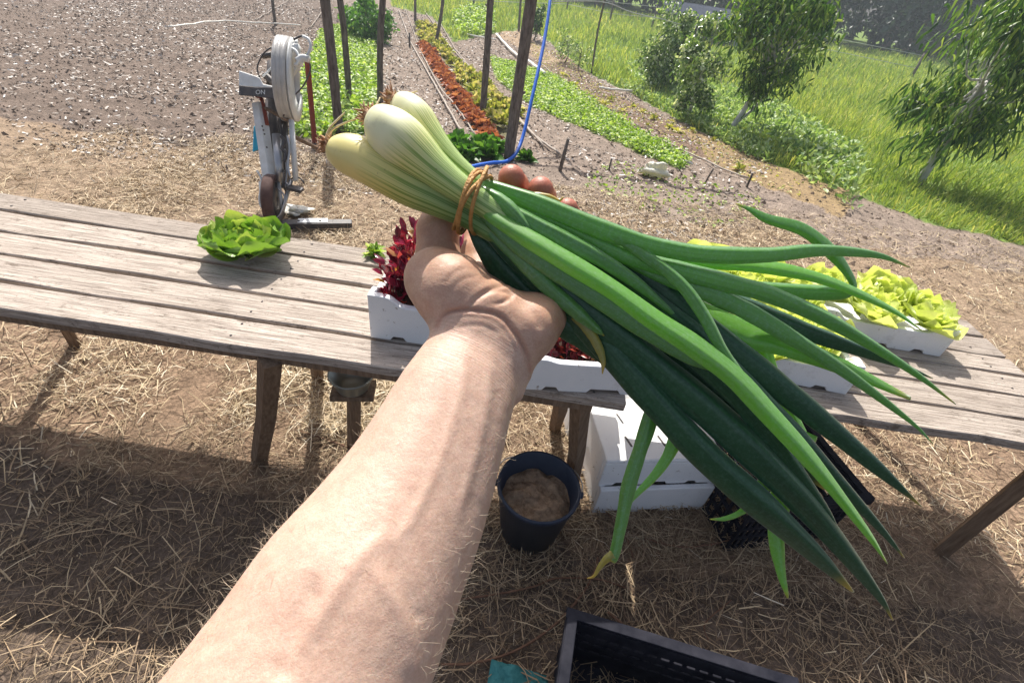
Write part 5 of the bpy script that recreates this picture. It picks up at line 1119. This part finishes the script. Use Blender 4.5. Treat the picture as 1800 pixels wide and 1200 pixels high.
LV = [
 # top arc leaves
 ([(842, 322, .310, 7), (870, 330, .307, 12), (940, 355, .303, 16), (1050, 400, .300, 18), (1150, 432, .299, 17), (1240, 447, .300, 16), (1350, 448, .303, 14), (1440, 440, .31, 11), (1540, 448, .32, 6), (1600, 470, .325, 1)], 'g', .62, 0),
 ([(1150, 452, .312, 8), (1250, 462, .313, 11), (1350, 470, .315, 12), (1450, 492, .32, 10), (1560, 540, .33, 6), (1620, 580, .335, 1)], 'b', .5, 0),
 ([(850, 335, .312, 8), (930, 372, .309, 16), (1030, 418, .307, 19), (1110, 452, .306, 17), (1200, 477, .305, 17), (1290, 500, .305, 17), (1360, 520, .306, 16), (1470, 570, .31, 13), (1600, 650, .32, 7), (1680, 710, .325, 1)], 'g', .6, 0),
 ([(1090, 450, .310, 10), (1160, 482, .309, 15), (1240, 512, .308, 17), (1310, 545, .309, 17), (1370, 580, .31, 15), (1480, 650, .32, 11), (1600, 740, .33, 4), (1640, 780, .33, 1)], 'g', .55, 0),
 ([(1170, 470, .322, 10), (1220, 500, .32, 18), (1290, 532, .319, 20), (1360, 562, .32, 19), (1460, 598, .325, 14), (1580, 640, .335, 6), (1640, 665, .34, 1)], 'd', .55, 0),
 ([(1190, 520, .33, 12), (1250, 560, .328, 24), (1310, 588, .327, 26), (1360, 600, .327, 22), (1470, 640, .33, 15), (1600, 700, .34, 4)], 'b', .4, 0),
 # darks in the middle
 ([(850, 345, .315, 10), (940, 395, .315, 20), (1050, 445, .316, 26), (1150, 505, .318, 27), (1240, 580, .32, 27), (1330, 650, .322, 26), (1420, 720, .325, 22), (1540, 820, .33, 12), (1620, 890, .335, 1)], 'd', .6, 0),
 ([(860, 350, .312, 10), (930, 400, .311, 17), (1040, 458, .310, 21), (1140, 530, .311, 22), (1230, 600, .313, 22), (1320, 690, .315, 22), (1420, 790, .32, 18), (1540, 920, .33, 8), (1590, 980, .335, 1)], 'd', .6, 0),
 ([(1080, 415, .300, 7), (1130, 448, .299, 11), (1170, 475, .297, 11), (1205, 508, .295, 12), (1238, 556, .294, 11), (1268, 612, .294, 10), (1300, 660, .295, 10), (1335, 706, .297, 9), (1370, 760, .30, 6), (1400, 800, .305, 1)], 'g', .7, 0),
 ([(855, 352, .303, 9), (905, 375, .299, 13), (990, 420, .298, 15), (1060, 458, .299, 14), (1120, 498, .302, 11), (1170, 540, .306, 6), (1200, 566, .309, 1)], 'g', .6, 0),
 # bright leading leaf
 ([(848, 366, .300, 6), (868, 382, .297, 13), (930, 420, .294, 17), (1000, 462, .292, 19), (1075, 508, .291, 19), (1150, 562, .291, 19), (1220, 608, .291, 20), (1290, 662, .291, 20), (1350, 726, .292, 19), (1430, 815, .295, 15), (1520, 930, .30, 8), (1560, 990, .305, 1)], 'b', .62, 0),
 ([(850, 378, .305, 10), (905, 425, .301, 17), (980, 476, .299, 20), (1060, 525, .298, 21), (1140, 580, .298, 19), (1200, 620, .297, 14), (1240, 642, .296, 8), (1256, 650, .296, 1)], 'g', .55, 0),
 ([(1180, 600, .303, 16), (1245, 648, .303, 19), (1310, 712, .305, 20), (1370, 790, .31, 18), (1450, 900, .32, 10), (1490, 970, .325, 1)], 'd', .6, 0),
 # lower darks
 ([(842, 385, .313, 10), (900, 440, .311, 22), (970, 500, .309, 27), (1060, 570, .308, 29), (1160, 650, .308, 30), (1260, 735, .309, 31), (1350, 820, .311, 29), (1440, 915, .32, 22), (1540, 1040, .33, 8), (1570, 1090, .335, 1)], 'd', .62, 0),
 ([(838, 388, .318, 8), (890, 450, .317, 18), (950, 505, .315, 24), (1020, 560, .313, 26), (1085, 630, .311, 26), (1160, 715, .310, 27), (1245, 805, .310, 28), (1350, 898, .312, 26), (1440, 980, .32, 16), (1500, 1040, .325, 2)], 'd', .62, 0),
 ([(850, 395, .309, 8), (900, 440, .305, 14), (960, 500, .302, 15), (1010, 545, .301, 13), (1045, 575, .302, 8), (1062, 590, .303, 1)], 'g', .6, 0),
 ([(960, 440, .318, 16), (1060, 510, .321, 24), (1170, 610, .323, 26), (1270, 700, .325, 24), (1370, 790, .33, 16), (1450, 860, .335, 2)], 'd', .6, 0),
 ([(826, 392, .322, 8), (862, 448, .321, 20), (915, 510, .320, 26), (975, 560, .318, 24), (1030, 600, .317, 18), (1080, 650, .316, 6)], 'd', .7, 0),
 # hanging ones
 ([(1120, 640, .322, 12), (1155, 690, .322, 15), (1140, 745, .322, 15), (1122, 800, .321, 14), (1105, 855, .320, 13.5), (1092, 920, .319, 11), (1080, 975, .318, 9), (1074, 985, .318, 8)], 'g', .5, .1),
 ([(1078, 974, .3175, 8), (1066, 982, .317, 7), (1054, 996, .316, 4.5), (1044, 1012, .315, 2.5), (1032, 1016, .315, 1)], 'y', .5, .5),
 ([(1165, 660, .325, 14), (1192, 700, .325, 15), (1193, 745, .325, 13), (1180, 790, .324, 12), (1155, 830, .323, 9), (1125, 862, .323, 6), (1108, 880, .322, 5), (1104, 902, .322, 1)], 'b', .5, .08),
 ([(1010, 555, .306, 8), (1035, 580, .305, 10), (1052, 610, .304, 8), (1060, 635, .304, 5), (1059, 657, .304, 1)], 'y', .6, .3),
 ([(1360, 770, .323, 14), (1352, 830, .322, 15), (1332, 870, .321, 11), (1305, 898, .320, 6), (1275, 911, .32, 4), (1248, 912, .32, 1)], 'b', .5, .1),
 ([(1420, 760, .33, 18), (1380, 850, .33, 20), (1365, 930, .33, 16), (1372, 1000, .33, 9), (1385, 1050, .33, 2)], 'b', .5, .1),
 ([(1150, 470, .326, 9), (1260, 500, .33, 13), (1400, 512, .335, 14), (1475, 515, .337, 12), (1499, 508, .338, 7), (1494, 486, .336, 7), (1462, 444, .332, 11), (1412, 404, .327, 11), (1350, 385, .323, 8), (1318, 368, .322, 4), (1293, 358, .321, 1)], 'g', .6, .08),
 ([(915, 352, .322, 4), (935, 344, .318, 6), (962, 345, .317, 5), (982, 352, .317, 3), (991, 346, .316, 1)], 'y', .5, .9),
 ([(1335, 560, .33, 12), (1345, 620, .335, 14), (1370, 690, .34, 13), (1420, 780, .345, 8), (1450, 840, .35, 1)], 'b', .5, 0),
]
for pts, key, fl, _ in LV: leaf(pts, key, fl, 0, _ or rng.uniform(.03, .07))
# a small side shoot in the middle of the neck
leaf([(845, 330, .300, 6), (880, 352, .297, 12), (905, 376, .296, 12), (925, 400, .297, 9), (940, 415, .299, 2)], 'g', .6)
M_rb = mat('rubber_band', (.42, .20, .05), .55, .35, var=(.60, .33, .11), nscale=120, bump=.4, bscale=500)
def band():
    ax = unit(C(870, 372, .306) - C(800, 328, .306)); n1 = unit(-FW - ax * np.dot(-FW, ax)); n2 = np.cross(ax, n1); rr = np.random.default_rng(4)
    for j, (cx, cy, tilt, s_) in enumerate(((822, 353, .10, 1.0), (826, 356, .13, 1.01), (832, 359, .02, 1.02), (843, 352, .36, 1.0))):
        c = C(cx, cy, .3075); P = []
        for k in range(72):
            a = 2 * math.pi * k / 72; x = n2 * math.cos(a) * .0198 * s_; y = n1 * math.sin(a) * .0195 * s_
            P.append(c + x + y + ax * (.0015 * math.sin(2 * a + j) + tilt * .02 * math.cos(a)))
        P.append(P[0]); P.append(P[1]); mb = MB(); mb.tube(P, .00135, 8, .8, twist=900, noise=.12, cap=False); mb.build('rubber_band', M_rb, bunch)
band()

# ------------------------------------------------------------------ haze
hm = bpy.data.materials.new('haze_air'); hm.use_nodes = True; hn = hm.node_tree.nodes; hn.remove(hn['Principled BSDF']); pv = hn.new('ShaderNodeVolumePrincipled')
pv.inputs['Color'].default_value = (.80, .90, 1, 1); pv.inputs['Density'].default_value = .0024; pv.inputs['Anisotropy'].default_value = .35; hm.node_tree.links.new(pv.outputs[0], hn['Material Output'].inputs['Volume'])
mb = MB(); mb.box((0, 45, 5), (170, 112, 13.5)); tag(mb.build('haze', hm, smooth=False), 'thin bright summer haze in the air', 'haze', kind='stuff')
